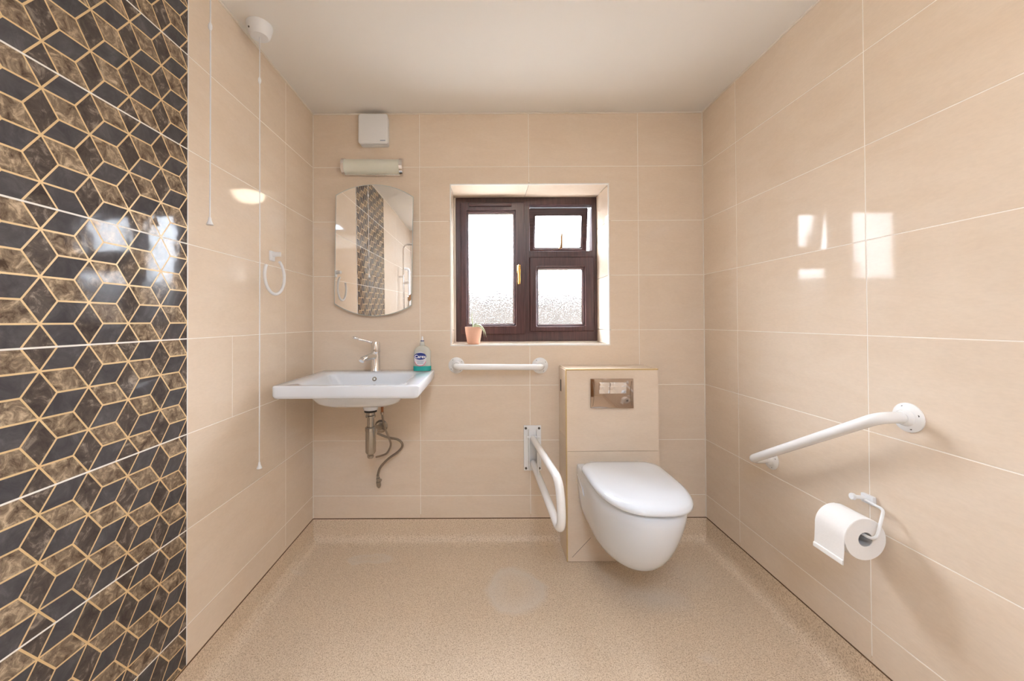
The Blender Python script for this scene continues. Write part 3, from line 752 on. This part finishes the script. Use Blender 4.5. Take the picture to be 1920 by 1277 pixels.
# --- toilet roll holder and roll
hc = P(1632, 936, x=XR)
th = thing('toilet_roll_holder', 'white wire toilet roll holder on the tiled wall', 'roll holder', hc)
obj('wall_plate', bx(XR - 0.012, XR, hc.y - 0.020, hc.y + 0.020, hc.z - 0.014, hc.z + 0.014, 0.004), WPLAST, th)
obj('knob', lathe([(0, 0), (0.006, 0), (0.006, 0.030), (0.0095, 0.032), (0.0105, 0.036), (0.0095, 0.041), (0, 0.042)], (XR - 0.010, hc.y + 0.006, hc.z + 0.001), (-1, 0.1, 0.1), 16), WPLAST, th)
RXc = XR - 0.079
rc = P(1623, 1012, x=RXc)
rc_y0 = rc.y; rc_y1 = rc.y + 0.100
obj('wire_arm', tube(fillet([(XR - 0.014, hc.y + 0.012, hc.z - 0.004), (XR - 0.016, hc.y - 0.055, hc.z - 0.006), (RXc, rc_y0 - 0.030, rc.z + 0.012), (RXc, rc_y0 + 0.085, rc.z + 0.012)], 0.018), 0.0042, 10), WPLAST, th)
RR = 0.0615
roll = thing('toilet_roll', 'white toilet roll hanging with a folded loose end', 'toilet roll', (RXc, (rc_y0+rc_y1)/2, rc.z - RR))
n = 40; rin = 0.0215
prof_ = [(rin, 0), (RR-0.001, 0), (RR, 0.001), (RR, 0.099), (RR-0.001, 0.1), (rin, 0.1)]
rings = [[Vector((RXc + r_*math.cos(2*PI*i/n), rc_y0 + h_, rc.z + r_*math.sin(2*PI*i/n))) for i in range(n)] for r_, h_ in prof_]
obj('paper_body', loft(rings + [rings[0]], False, False), PAPER, roll)
rings = [[Vector((RXc + r_*math.cos(2*PI*i/n), rc_y0 + h_, rc.z + r_*math.sin(2*PI*i/n))) for i in range(n)] for r_, h_ in [(rin, 0.001), (rin, 0.099), (rin-0.0015, 0.099), (rin-0.0015, 0.001)]]
obj('card_core', loft(rings + [rings[0]], False, False), CARD, roll)
sh = []
for i in range(12):
    a = PI*0.5 + PI*0.5*i/11; sh.append((RXc + (RR+0.0008)*math.cos(a), rc.z + (RR+0.0008)*math.sin(a)))
ze = rc.z - 0.072
for t in (0.25, 0.5, 0.75, 1.0): sh.append((RXc - RR - 0.001 - 0.004*t*t, rc.z + (ze-rc.z)*t))
bm = bmesh.new(); cols = []
for x_, z_ in sh: cols.append([bm.verts.new((x_ - d, y_, z_)) for y_, d in ((rc_y0, 0), (rc_y1, 0), (rc_y1, 0.0012), (rc_y0, 0.0012))])
for p_, q_ in zip(cols, cols[1:]):
    for i in range(4): bm.faces.new((p_[i], p_[(i+1) % 4], q_[(i+1) % 4], q_[i]))
bm.faces.new(cols[0]); bm.faces.new(cols[-1][::-1])
ls = obj('loose_sheet', bm, PAPER, roll)
obj('folded_edge', prism([Vector((RXc - RR - 0.004, rc_y0, ze + 0.012)), Vector((RXc - RR - 0.0085, rc_y0, ze + 0.010)), Vector((RXc - RR - 0.0095, rc_y0, ze - 0.003)), Vector((RXc - RR - 0.004, rc_y0, ze - 0.004))], (0, 0.100, 0), 0.001), PAPER, ls)

# --- basin
bt0 = P(608.5, 692.5, y=-0.004); bt1 = P(816.5, 694, y=-0.004)
SXL, SXR, SZ = bt0.x, bt1.x, (bt0.z+bt1.z)/2
YFB = -0.528
SXL, SXR = -0.873, -0.266
basin = thing('washbasin', 'wide white ceramic washbasin fixed to the tiled wall', 'basin', ((SXL+SXR)/2, -0.25, SZ - 0.1))
SB = SZ - 0.054
cxb = (SXL+SXR)/2
R = lambda dx, yf, yb, r, z: rrect(cxb - dx, cxb + dx, yf, yb, r, z, 8)
hw = (SXR-SXL)/2
rings = [R(0.10, -0.33, -0.16, 0.06, SB - 0.068), R(0.155, -0.395, -0.12, 0.07, SB - 0.063), R(0.188, -0.425, -0.09, 0.08, SB - 0.046), R(0.202, -0.44, -0.07, 0.08, SB - 0.022), R(0.210, -0.448, -0.06, 0.08, SB - 0.001),
         R(hw - 0.012, YFB + 0.010, -0.004, 0.016, SB), R(hw - 0.004, YFB + 0.003, -0.002, 0.020, SB + 0.004), R(hw, YFB, -0.001, 0.022, SB + 0.014), R(hw, YFB, -0.001, 0.022, SZ - 0.006),
         R(hw - 0.002, YFB + 0.002, -0.002, 0.021, SZ - 0.0015), R(hw - 0.006, YFB + 0.006, -0.004, 0.018, SZ),
         R(hw - 0.072, YFB + 0.050, -0.118, 0.045, SZ - 0.003), R(hw - 0.082, YFB + 0.058, -0.124, 0.045, SZ - 0.010),
         R(hw - 0.110, YFB + 0.085, -0.134, 0.05, SZ - 0.055), R(hw - 0.145, YFB + 0.115, -0.150, 0.05, SZ - 0.074), R(0.06, -0.33, -0.22, 0.045, SZ - 0.079), R(0.022, -0.292, -0.248, 0.02, SZ - 0.081)]
obj('bowl', loft(rings), CERAM, basin, angle=50)
ov = P(702, 711, y=-0.130)
obj('overflow_ring', lathe([(0.004, 0), (0.0105, 0), (0.0115, 0.003), (0.009, 0.005), (0.006, 0.003), (0.004, 0.001)], (ov.x, -0.127, ov.z), (0, -1, 0.25), 18), OLDCHR, basin)
obj('plug', lathe([(0, 0), (0.022, 0), (0.022, 0.003), (0.015, 0.006), (0, 0.007)], (cxb, -0.27, SZ - 0.080), (0, 0, 1), 20), CHROME, basin)
bh = (SB - 0.062) - (P(695, 772, y=-0.235).z + 0.0105)
obj('waste_boss', lathe([(0.046, 0.0), (0.040, -bh*0.5), (0.033, -bh), (0, -bh)], (P(695, 765, y=-0.235).x, -0.235, SB - 0.062), (0, 0, 1), 24), CERAM, basin)

# --- tap
tp = P(704.5, 696, y=-0.068); TXp = tp.x
tap = thing('mixer_tap', 'chrome long-lever mixer tap on the basin', 'tap', (TXp, -0.068, SZ))
zt0 = SZ
th_ = P(704.5, 641, y=-0.068).z - SZ
obj('body', lathe([(0, 0), (0.026, 0), (0.0265, 0.003), (0.0245, 0.006), (0.0235, th_*0.62), (0.0245, th_*0.66), (0.0, th_*0.66)], (TXp, -0.068, zt0), n=28), CHROME, tap)
cp = obj('cap', lathe([(0, th_*0.66), (0.026, th_*0.665), (0.026, th_*0.70), (0.024, th_*0.71), (0.023, th_*0.95), (0.020, th_), (0, th_*1.01)], (TXp, -0.068, zt0), n=28), CHROME, tap)
sp0 = Vector((TXp, -0.068, zt0 + th_*0.50))
obj('spout', tube([sp0, sp0 + Vector((-0.012, -0.035, 0.006)), sp0 + Vector((-0.034, -0.115, -0.004)), sp0 + Vector((-0.036, -0.122, -0.012))], [0.018, 0.0175, 0.0145, 0.013], 18), CHROME, tap)
l0 = Vector((TXp - 0.008, -0.070, zt0 + th_*0.95)); l1 = P(672, 636, y=-0.10); l2 = P(661, 631, y=-0.11)
lv = obj('lever', tube([l0, l0*0.5 + l1*0.5 + Vector((0, 0, 0.003)), l1], [0.0075, 0.005, 0.0055], 14), CHROME, cp)
pr = []
dd = (l2 - l1)
for t, r_ in ((-0.15, 0.0045), (0.15, 0.0095), (0.5, 0.0125), (0.85, 0.0105), (1.1, 0.004)): pr.append((t, r_))
bm = tube([l1 + dd*t for t, r_ in pr], [r_ for t, r_ in pr], 16)
cz = (l1+l2)/2
for v_ in bm.verts: v_.co.z = cz.z + (v_.co.z - cz.z)*0.62
obj('lever_paddle', bm, CHROME, cp)

# --- soap bottle
sb = P(792, 692, y=-0.065)
bot = thing('soap_bottle', 'clear pump soap bottle with teal soap on the basin corner', 'bottle', (sb.x, -0.065, SZ))
def oval(hx, hy, z, ex=3.0, n=32):
    out = []
    for i in range(n):
        a = 2*PI*i/n; c_, s_ = math.cos(a), math.sin(a)
        out.append(Vector((sb.x + hx*math.copysign(abs(c_)**(2/ex), c_), -0.065 + hy*math.copysign(abs(s_)**(2/ex), s_), z)))
    return out
hwb = 0.0465
zs = [SZ + 0.001 + t for t in (0, 0.004, 0.06, 0.106, 0.122, 0.130, 0.134)]
ws = [hwb - 0.004, hwb, hwb - 0.0015, hwb - 0.003, hwb - 0.012, 0.022, 0.013]
obj('body', loft([oval(w_, min(0.024, w_), z_) for z_, w_ in zip(zs[0:], ws)]), BOTTLE, bot, angle=50)
obj('soap', loft([oval(w_ , h_, z_) for z_, w_, h_ in ((SZ + 0.0018, hwb - 0.003, 0.0235), (SZ + 0.0045, hwb + 0.0006, 0.0246), (SZ + 0.028, hwb + 0.0003, 0.0246))]), SOAP, bot, angle=50)
obj('collar', lathe([(0, 0), (0.0125, 0), (0.0125, 0.012), (0.009, 0.018), (0.008, 0.024), (0, 0.024)], (sb.x, -0.065, SZ + 0.134), n=20), simple('cloudy_plastic', srgb(206, 208, 200), 0.25), bot)
obj('collar_band', lathe([(0.006, 0), (0.0095, 0), (0.0095, 0.004), (0.006, 0.004)], (sb.x, -0.065, SZ + 0.158), n=20), NAVY, bot)
obj('pump_stem', lathe([(0, 0), (0.0055, 0), (0.006, 0.010), (0.0045, 0.014), (0.004, 0.022), (0, 0.023)], (sb.x, -0.065, SZ + 0.161), n=16), PWHITE, bot)
yfr = -0.065 - 0.0252
lab = obj('label', prism([Vector((sb.x - 0.007 + 0.031*math.cos(2*PI*i/30), yfr, SZ + 0.066 + 0.037*math.sin(2*PI*i/30))) for i in range(30)], (0, 0.0012, 0)), LABEL, bot)
pk = [Vector((sb.x - 0.007 + 0.031*math.cos(a_), yfr - 0.0006, SZ + 0.066 + 0.037*math.sin(a_))) for a_ in [PI*1.12 + PI*0.76*i/14 for i in range(15)]]
obj('pink_band', tube(pk, 0.0014, 6), PINK, lab)
ol = obj('logo_oval', prism([Vector((sb.x - 0.007 + 0.0315*math.cos(2*PI*i/30), yfr - 0.0008, SZ + 0.080 + 0.0185*math.sin(2*PI*i/30))) for i in range(30)], (0, 0.0006, 0)), NAVY, lab)
RX90 = Matrix.Rotation(PI/2, 3, 'X')
t1 = text_mesh('lettering', 'Carex', 0.0235, PWHITE, ol, (sb.x - 0.007, yfr - 0.0012, SZ + 0.078), RX90)
for i, wd in enumerate((0.019, 0.016, 0.017)):
    obj('small_print_line', bx(sb.x - 0.007 - wd, sb.x - 0.007 + wd, yfr - 0.0004, yfr, SZ + 0.054 - i*0.006, SZ + 0.0565 - i*0.006), GREYP, lab, smooth=False)

# --- waste trap
wx = P(695, 800, y=-0.235).x
zz = lambda v: P(695, v, y=-0.235).z
trap = thing('bottle_trap', 'worn chrome bottle trap hanging under the basin', 'trap', (wx, -0.235, zz(858)))
obj('seal_washer', lathe([(0, 0), (0.030, 0), (0.030, 0.005), (0.024, 0.010), (0, 0.010)], (wx, -0.235, zz(772)), n=24), BLACK, trap)
obj('top_nut', lathe([(0, 0), (0.024, 0), (0.024, 0.008), (0.021, 0.011), (0.021, zz(772)-zz(782)), (0, zz(772)-zz(782))], (wx, -0.235, zz(782)), n=24), OLDCHR, trap)
obj('inlet_pipe', lathe([(0, 0), (0.0165, 0), (0.0165, zz(782)-zz(801)), (0, zz(782)-zz(801))], (wx, -0.235, zz(801)), n=24), OLDCHR, trap)
hb = zz(800)-zz(850)
obj('bottle', lathe([(0, 0), (0.020, 0), (0.0245, 0.008), (0.0245, hb - 0.020), (0.0262, hb - 0.018), (0.0262, hb - 0.004), (0.022, hb), (0, hb)], (wx, -0.235, zz(850)), n=28), OLDCHR, trap)
obj('drain_cap', lathe([(0, 0), (0.012, 0.001), (0.0155, 0.006), (0.0155, 0.014), (0, 0.014)], (wx - 0.001, -0.235, zz(859)), n=20), OLDCHR, trap)
we = P(714, 800, y=-0.012)
obj('outlet_pipe', tube(fillet([(wx + 0.018, -0.235, zz(808)), (we.x, -0.21, zz(808)), (we.x, -0.002, we.z - 0.004)], 0.03), 0.015, 14), OLDCHR, trap)
obj('wall_flange', lathe([(0.012, 0), (0.035, 0), (0.035, 0.003), (0.026, 0.014), (0.018, 0.016)], (we.x, -0.001, we.z), (0, -1, 0), 24), OLDCHR, trap)
# --- two braided supply hoses
Hq = lambda u, v, y: P(640 + u/6.72, 740 + v/6.72, y=y)
h1 = thing('supply_hose', 'thin braided hose looping close behind the trap', 'hose', Hq(515, 160, -0.09))
obj('braided_tube', tube(spline([Hq(515, 240, -0.09), Hq(530, 350, -0.085), Hq(560, 450, -0.08), Hq(605, 560, -0.07), Hq(622, 640, -0.06), Hq(575, 735, -0.05), Hq(500, 770, -0.035), Hq(440, 785, -0.004)], 6), 0.0052, 10), BRAID, h1)
e_ = Hq(515, 240, -0.09)
obj('copper_tail', lathe([(0, 0), (0.007, 0), (0.007, SB - e_.z - 0.055), (0, SB - e_.z - 0.055)], (e_.x, e_.y, e_.z), n=14), simple('copper', srgb(150, 96, 62), 0.3, metal=0.9), h1)
obj('crimp_nut', lathe([(0, 0), (0.0085, 0), (0.0095, 0.003), (0.0095, 0.014), (0, 0.014)], (e_.x, e_.y, e_.z - 0.004), n=12), OLDCHR, h1)
h2 = thing('supply_hose', 'braided hose curving down to the wall valve', 'hose', Hq(460, 1090, -0.03))
obj('braided_tube', tube(spline([Hq(450, 485, -0.06), Hq(520, 515, -0.055), Hq(590, 540, -0.05), Hq(720, 570, -0.045), Hq(770, 640, -0.042), Hq(715, 720, -0.04), Hq(590, 810, -0.04), Hq(490, 920, -0.04), Hq(458, 1020, -0.038)], 6), 0.0062, 10), BRAID, h2)
v0 = Hq(460, 1015, -0.038); v1 = Hq(475, 1170, -0.03)
obj('valve_body', tube([v0, v0*0.8+v1*0.2, v0*0.79+v1*0.21, v0*0.5+v1*0.5, v0*0.49+v1*0.51, v1*0.85+v0*0.15, v1], [0.0075, 0.0075, 0.010, 0.010, 0.0125, 0.012, 0.007], 12), OLDCHR, h2)
vc = v0*0.4 + v1*0.6
obj('wall_stub', lathe([(0, 0), (0.008, 0), (0.008, abs(vc.y)), (0, abs(vc.y))], (vc.x + 0.002, vc.y + abs(vc.y) - 0.0005, vc.z), (0, -1, 0), 14), OLDCHR, h2)

# --- mirror
mc = P(701.5, 470, y=-0.03)
mir = thing('wall_mirror', 'frameless mirror with curved top and bottom above the basin', 'mirror', (mc.x, 0, mc.z - 0.33))
MYAW, MPIT, MROLL = math.radians(0.8), math.radians(1.2), math.radians(1.3)
YM = -0.036
pl_, pr_ = P(627, 372, y=YM), P(771.5, 373, y=YM); pb_ = P(632, 574, y=YM); ptop = P(699, 350.5, y=YM)
mw = (pr_.x - pl_.x)/2; mh = (pl_.z - pb_.z)/2 + 0.002; rise = ptop.z - pl_.z
def mirror_outline(k):
    rad = (mw*mw + rise*rise)/(2*rise); half = math.asin(mw/rad); out = []
    for i in range(17):
        a = half - 2*half*i/16; out.append(((rad*math.sin(a)), mh + rise - rad + rad*math.cos(a)))
    for i in range(17):
        a = -half + 2*half*i/16; out.append(((rad*math.sin(a)), -(mh + rise - rad + rad*math.cos(a))))
    return [(x*k, z - math.copysign((1-k)*mw, z)) for x, z in out]
MM = Matrix.Translation((mc.x, YM, mc.z)) @ Matrix.Rotation(MYAW, 4, 'Z') @ Matrix.Rotation(MPIT, 4, 'X') @ Matrix.Rotation(MROLL, 4, 'Y')
bm = prism([MM @ Vector((x, 0, z)) for x, z in mirror_outline(1.0)], MM.to_3x3() @ Vector((0, 0.005, 0)))
obj('backing', bm, MIRBACK, mir, smooth=False)
bm = prism([MM @ Vector((x, -0.0012, z)) for x, z in mirror_outline(0.985)], MM.to_3x3() @ Vector((0, 0.001, 0)))
obj('reflecting_face', bm, MIRROR, mir, smooth=False)
for dz in (-0.12, 0.12):
    obj('wall_spacer', bx(mc.x - 0.1, mc.x + 0.1, YM + 0.007, -0.0005, mc.z + dz - 0.015, mc.z + dz + 0.015, 0.002), WPLAST, mir)

# --- shaver style light above the mirror
q0, q1 = P(641, 295, y=-0.035), P(755, 327, y=-0.035)
lc = (q0+q1)/2; lw = (q1.x-q0.x)/2; lh = (q0.z-q1.z)/2
ml = thing('mirror_light', 'unlit frosted strip light with chrome ends above the mirror', 'wall light', (lc.x, 0, lc.z - lh))
LR = Matrix.Translation((lc.x, 0, lc.z)) @ Matrix.Rotation(math.radians(0.6), 4, 'Y')
def halfcyl(xa, xb, r, d):
    rr = []
    for x in (xa, xb):
        rr.append([LR @ Vector((x, -0.014 - d*math.sin(PI*i/16), -r*math.cos(PI*i/16))) for i in range(17)])
    return loft(rr)
bm = bx(-lw + 0.004, lw - 0.004, -0.016, -0.0008, -lh + 0.004, lh - 0.004, 0.002); bmesh.ops.transform(bm, matrix=LR, verts=bm.verts)
obj('back_plate', bm, CHROME, ml)
obj('glass_cover', halfcyl(-lw + 0.014, lw - 0.016, lh*0.88, 0.042), FROST, ml, angle=60)
obj('end_cap', halfcyl(-lw, -lw + 0.015, lh*0.98, 0.048), CHROME, ml, angle=60)
obj('end_cap', halfcyl(lw - 0.017, lw, lh*0.98, 0.048), CHROME, ml, angle=60)

# --- extractor fan
q0, q1 = P(671.5, 213, y=-0.045), P(727, 269, y=-0.045)
fan = thing('extractor_fan', 'square white extractor fan under the ceiling', 'fan', ((q0.x+q1.x)/2, 0, q1.z))
def rbox_y(x0, x1, z0, z1, r, ys):
    rr = []
    for y_, ins in ys:
        rr.append([Vector((p.x, y_, p.y)) for p in rrect(x0 + ins, x1 - ins, z0 + ins, z1 - ins, r, 0, 6)])
    return loft(rr)
obj('housing', rbox_y(q0.x + 0.004, q1.x - 0.002, q1.z - 0.002, q0.z - 0.004, 0.012, [(-0.0005, 0), (-0.026, 0)]), WPLAST, fan)
obj('front_cover', rbox_y(q0.x, q1.x, q1.z, q0.z, 0.014, [(-0.028, 0.006), (-0.030, 0.001), (-0.042, 0), (-0.047, 0.002), (-0.049, 0.007)]), WPLAST, fan, angle=50)
obj('name_mark', bx(q1.x - 0.040, q1.x - 0.012, -0.0495, -0.0488, q1.z + 0.012, q1.z + 0.017), GREYP, fan, smooth=False)

# --- towel ring
tm = P(508, 480, x=XL)
tr_ = thing('towel_ring', 'white plastic towel ring on the tiled wall above the basin', 'towel ring', (XL, tm.y, tm.z - 0.18))
obj('wall_plate', bx(XL, XL + 0.010, tm.y - 0.018, tm.y + 0.018, tm.z - 0.022, tm.z + 0.022, 0.004), WPLAST, tr_)
XRi = XL + 0.034
obj('post', tube([(XL + 0.008, tm.y, tm.z + 0.006), (XL + 0.03, tm.y + 0.004, tm.z + 0.008), (XRi + 0.006, tm.y + 0.008, tm.z + 0.008)], [0.012, 0.010, 0.0105], 14), WPLAST, tr_)
rcn = P(515.5, 518, x=XRi)
rr_ = 0.5*(P(515, 481, x=XRi).z - P(515, 548, x=XRi).z)
a0_ = math.asin(max(-0.5, min(0.6, (tm.y + 0.008 - rcn.y)/rr_)))
pts = [Vector((XRi, rcn.y + rr_*math.sin(a_), rcn.z + rr_*math.cos(a_))) for a_ in [a0_ + math.radians(272)*i/40 for i in range(41)]]
obj('ring', tube(pts, 0.0062, 12), WPLAST, tr_)

# --- pull cords
def pull_cord(x, y, zend, zjoin, rose_r, label):
    t = thing('pull_cord', label, 'pull cord', (x, y, zend))
    sw = obj('ceiling_switch', lathe([(0, 0), (rose_r*0.66, 0), (rose_r*0.80, 0.006), (rose_r*0.93, 0.028), (rose_r*0.97, 0.036), (rose_r, 0.040), (rose_r, 0.046), (0, 0.046)], (x, y, ZC - 0.046), n=36), WPLAST, t, angle=40)
    obj('screw', lathe([(0, 0), (0.0035, 0), (0.003, 0.002), (0, 0.002)], (x - rose_r*0.45, y - rose_r*0.74, ZC - 0.030), (-0.5, -0.83, -0.25), 10), DARKM, sw)
    obj('cord', tube([(x, y, ZC - 0.044), (x + 0.001, y, (ZC+zend)/2), (x, y, zend + 0.010)], 0.0019, 8), WPLAST, t)
    obj('connector', lathe([(0, -0.013), (0.003, -0.012), (0.0055, -0.004), (0.0055, 0.004), (0.003, 0.012), (0, 0.013)], (x, y, zjoin), n=14), WPLAST, t)
    obj('bell_pull', lathe([(0, 0.024), (0.0035, 0.023), (0.0045, 0.014), (0.0085, 0.004), (0.010, 0), (0.0085, -0.001), (0, -0.001)], (x, y, zend - 0.006), n=18), WPLAST, t)
    return t
rp = P(485, 48, z=ZC)
e1 = P(495, 875, y=rp.y)
pull_cord(rp.x + 0.004, rp.y, e1.z, P(488, 151, y=rp.y).z, 0.046, 'long pull cord from round ceiling switch, ending below the basin')
pc = P(394, 200, x=XL + 0.085)
e2 = P(396, 418, y=pc.y)
pull_cord(pc.x, pc.y, e2.z, P(391, 50, y=pc.y).z, 0.046, 'short pull cord nearest the dark mosaic, ending at mirror height')

# --- plant on the window sill
py = 0.085
pb, pt_ = P(888, 641.5, y=py), P(888, 613, y=py)
pp_ = thing('potted_plant', 'small pink clay pot with a drooping aloe on the sill', 'plant', (pb.x, py, WZ0))
ph = pt_.z - WZ0; r1 = (P(904, 620, y=py).x - P(872, 620, y=py).x)/2
obj('pot', lathe([(0, 0.0005), (r1*0.66, 0.0005), (r1*0.74, 0.006), (r1*0.97, ph*0.75), (r1, ph - 0.004), (r1, ph), (r1*0.88, ph), (r1*0.85, ph*0.85), (0, ph*0.84)], (pb.x, py, WZ0), n=32), TERRA, pp_)
obj('soil', lathe([(0, ph*0.80), (r1*0.84, ph*0.80), (r1*0.84, ph*0.87), (0, ph*0.89)], (pb.x, py, WZ0), n=24), SOIL, pp_)
def leaf(pts, w):
    c_ = spline([P(820 + u/3.274, 330 + v/3.274, y=yy) for u, v, yy in pts], 6); m_ = len(c_)
    return obj('leaf', tube(c_, [max(0.0006, w*(1 - (i/(m_-1))**1.6)) for i in range(m_)], 8), LEAF, pp_)
leaf([(222, 935, py), (216, 900, py), (212, 862, py - 0.005), (216, 832, py - 0.008)], 0.0045)
leaf([(224, 935, py), (232, 912, py - 0.01), (246, 898, py - 0.02)], 0.005)
leaf([(226, 935, py), (246, 915, py - 0.012), (272, 925, py - 0.03), (292, 955, py - 0.035), (300, 990, py - 0.036)], 0.006)
leaf([(226, 935, py), (252, 925, py - 0.02), (282, 950, py - 0.045), (286, 985, py - 0.05)], 0.005)
leaf([(220, 935, py), (236, 925, py + 0.02), (262, 908, py + 0.03)], 0.0045)

# ------------------------------------------------------------------ what stands behind the camera: things shown in mirror and tiles, two added fill lights
def ceiling_light(x, y, label):
    cl = thing('ceiling_light', label, 'ceiling light', (x, y, ZC - 0.10))
    obj('base', lathe([(0, 0.10), (0.14, 0.10), (0.14, 0.088), (0.135, 0.084), (0, 0.084)], (x, y, ZC - 0.10), n=40), WPLAST, cl)
    obj('diffuser', lathe([(0, 0.0), (0.06, 0.004), (0.10, 0.018), (0.122, 0.042), (0.130, 0.068), (0.130, 0.083), (0, 0.0835)], (x, y, ZC - 0.10), n=40), LAMPG, cl)
ceiling_light(0.34, -1.50, 'round opal ceiling light, reflected in the glossy tiles by the mirror')
ux, uy, uz = XR - 0.16, -2.62, 1.55  # added fill lamp behind the camera, stands in for bounced flash
ul = thing('fill_uplighter', 'added white bowl fill light washing the ceiling, unseen, near the oak door', 'wall light', (XR, uy, uz - 0.12))
obj('bowl', lathe([(0, -0.120), (0.06, -0.112), (0.11, -0.080), (0.135, -0.030), (0.142, 0.0), (0.136, 0.0), (0.128, -0.030), (0.12, -0.045), (0, -0.046)], (ux, uy, uz), n=40), WPLAST, ul, angle=50)
obj('wall_arm', tube([(XR - 0.001, uy, uz - 0.06), (ux + 0.11, uy, uz - 0.06)], 0.022, 16), WPLAST, ul)
obj('lit_disc', lathe([(0, -0.040), (0.118, -0.040), (0.118, -0.034), (0, -0.033)], (ux, uy, uz), n=40), UPFILLG, ul)
lp = thing('fill_panel', 'added oblong fill light panel, unseen, between the camera side and the oak door', 'ceiling light', (0.125, -2.75, ZC - 0.03))  # added fill light shining down to brighten walls and floor
bm = holed(-0.1, 0.35, -3.2, -2.3, [(-0.08, 0.33, -3.18, -2.32)], ZC - 0.0305, ZC - 0.0005, 0.002)
bmesh.ops.transform(bm, matrix=Matrix(((1, 0, 0, 0), (0, 0, 1, 0), (0, 1, 0, 0), (0, 0, 0, 1))), verts=bm.verts)
obj('frame', bm, WPLAST, lp, smooth=False)
obj('diffuser', bx(-0.082, 0.332, -3.182, -2.318, ZC - 0.022, ZC - 0.012), DOWNFILLG, lp, smooth=False)
# shower set on the mosaic wall
sy = -2.53; sx_ = XL + 0.055
shw = thing('shower_set', 'chrome riser shower with handset, seen in the mirror', 'shower', (XL, sy, 0.95))
obj('riser_pipe', tube(fillet([(sx_, sy, 0.98), (sx_, sy, 1.98), (sx_ + 0.36, sy, 1.98), (sx_ + 0.36, sy, 1.93)], 0.06), 0.0115, 12), CHROME, shw)
obj('rain_head', lathe([(0, 0), (0.10, 0), (0.10, 0.006), (0.03, 0.016), (0, 0.03)], (sx_ + 0.36, sy, 1.905), n=28), CHROME, shw)
obj('mixer_bar', tube([(sx_, sy - 0.15, 0.97), (sx_, sy - 0.09, 0.97), (sx_, sy - 0.088, 0.97), (sx_, sy + 0.088, 0.97), (sx_, sy + 0.09, 0.97), (sx_, sy + 0.15, 0.97)], [0.026, 0.026, 0.020, 0.020, 0.026, 0.026], 18), CHROME, shw)
obj('wall_bracket', tube([(XL, sy, 1.60), (sx_ + 0.012, sy, 1.60)], 0.010, 12), CHROME, shw)
obj('slider', tube([(sx_ - 0.01, sy, 1.52), (sx_ + 0.06, sy + 0.01, 1.53)], 0.014, 12), CHROME, shw)
obj('handset', tube(spline([(sx_ + 0.03, sy + 0.005, 1.14), (sx_ + 0.05, sy + 0.03, 1.24), (sx_ + 0.07, sy + 0.05, 1.34)], 6), 0.013, 12), CHROME, shw)
obj('handset_head', lathe([(0, 0), (0.045, 0), (0.05, 0.008), (0.03, 0.02), (0, 0.026)], (sx_ + 0.085, sy + 0.06, 1.35), (-0.9, -0.3, 0.3), 24), CHROME, shw)
obj('wall_elbow', tube([(XL, sy, 0.97), (sx_, sy, 0.97)], 0.016, 12), CHROME, shw)
wg = thing('grab_rail', 'upright white grab rail beside the shower, seen in the mirror', 'grab rail', (XL, sy - 0.28, 1.2))
for z_ in (1.12, 1.72): flange(wg, (XL, sy - 0.28, z_), (1, 0, 0), 0.036, 3, 0.5)
obj('rail_tube', tube(fillet([(XL + 0.01, sy - 0.28, 1.12), (XL + 0.075, sy - 0.28, 1.12), (XL + 0.075, sy - 0.28, 1.72), (XL + 0.01, sy - 0.28, 1.72)], 0.04), 0.016, 14), WPOWD, wg)
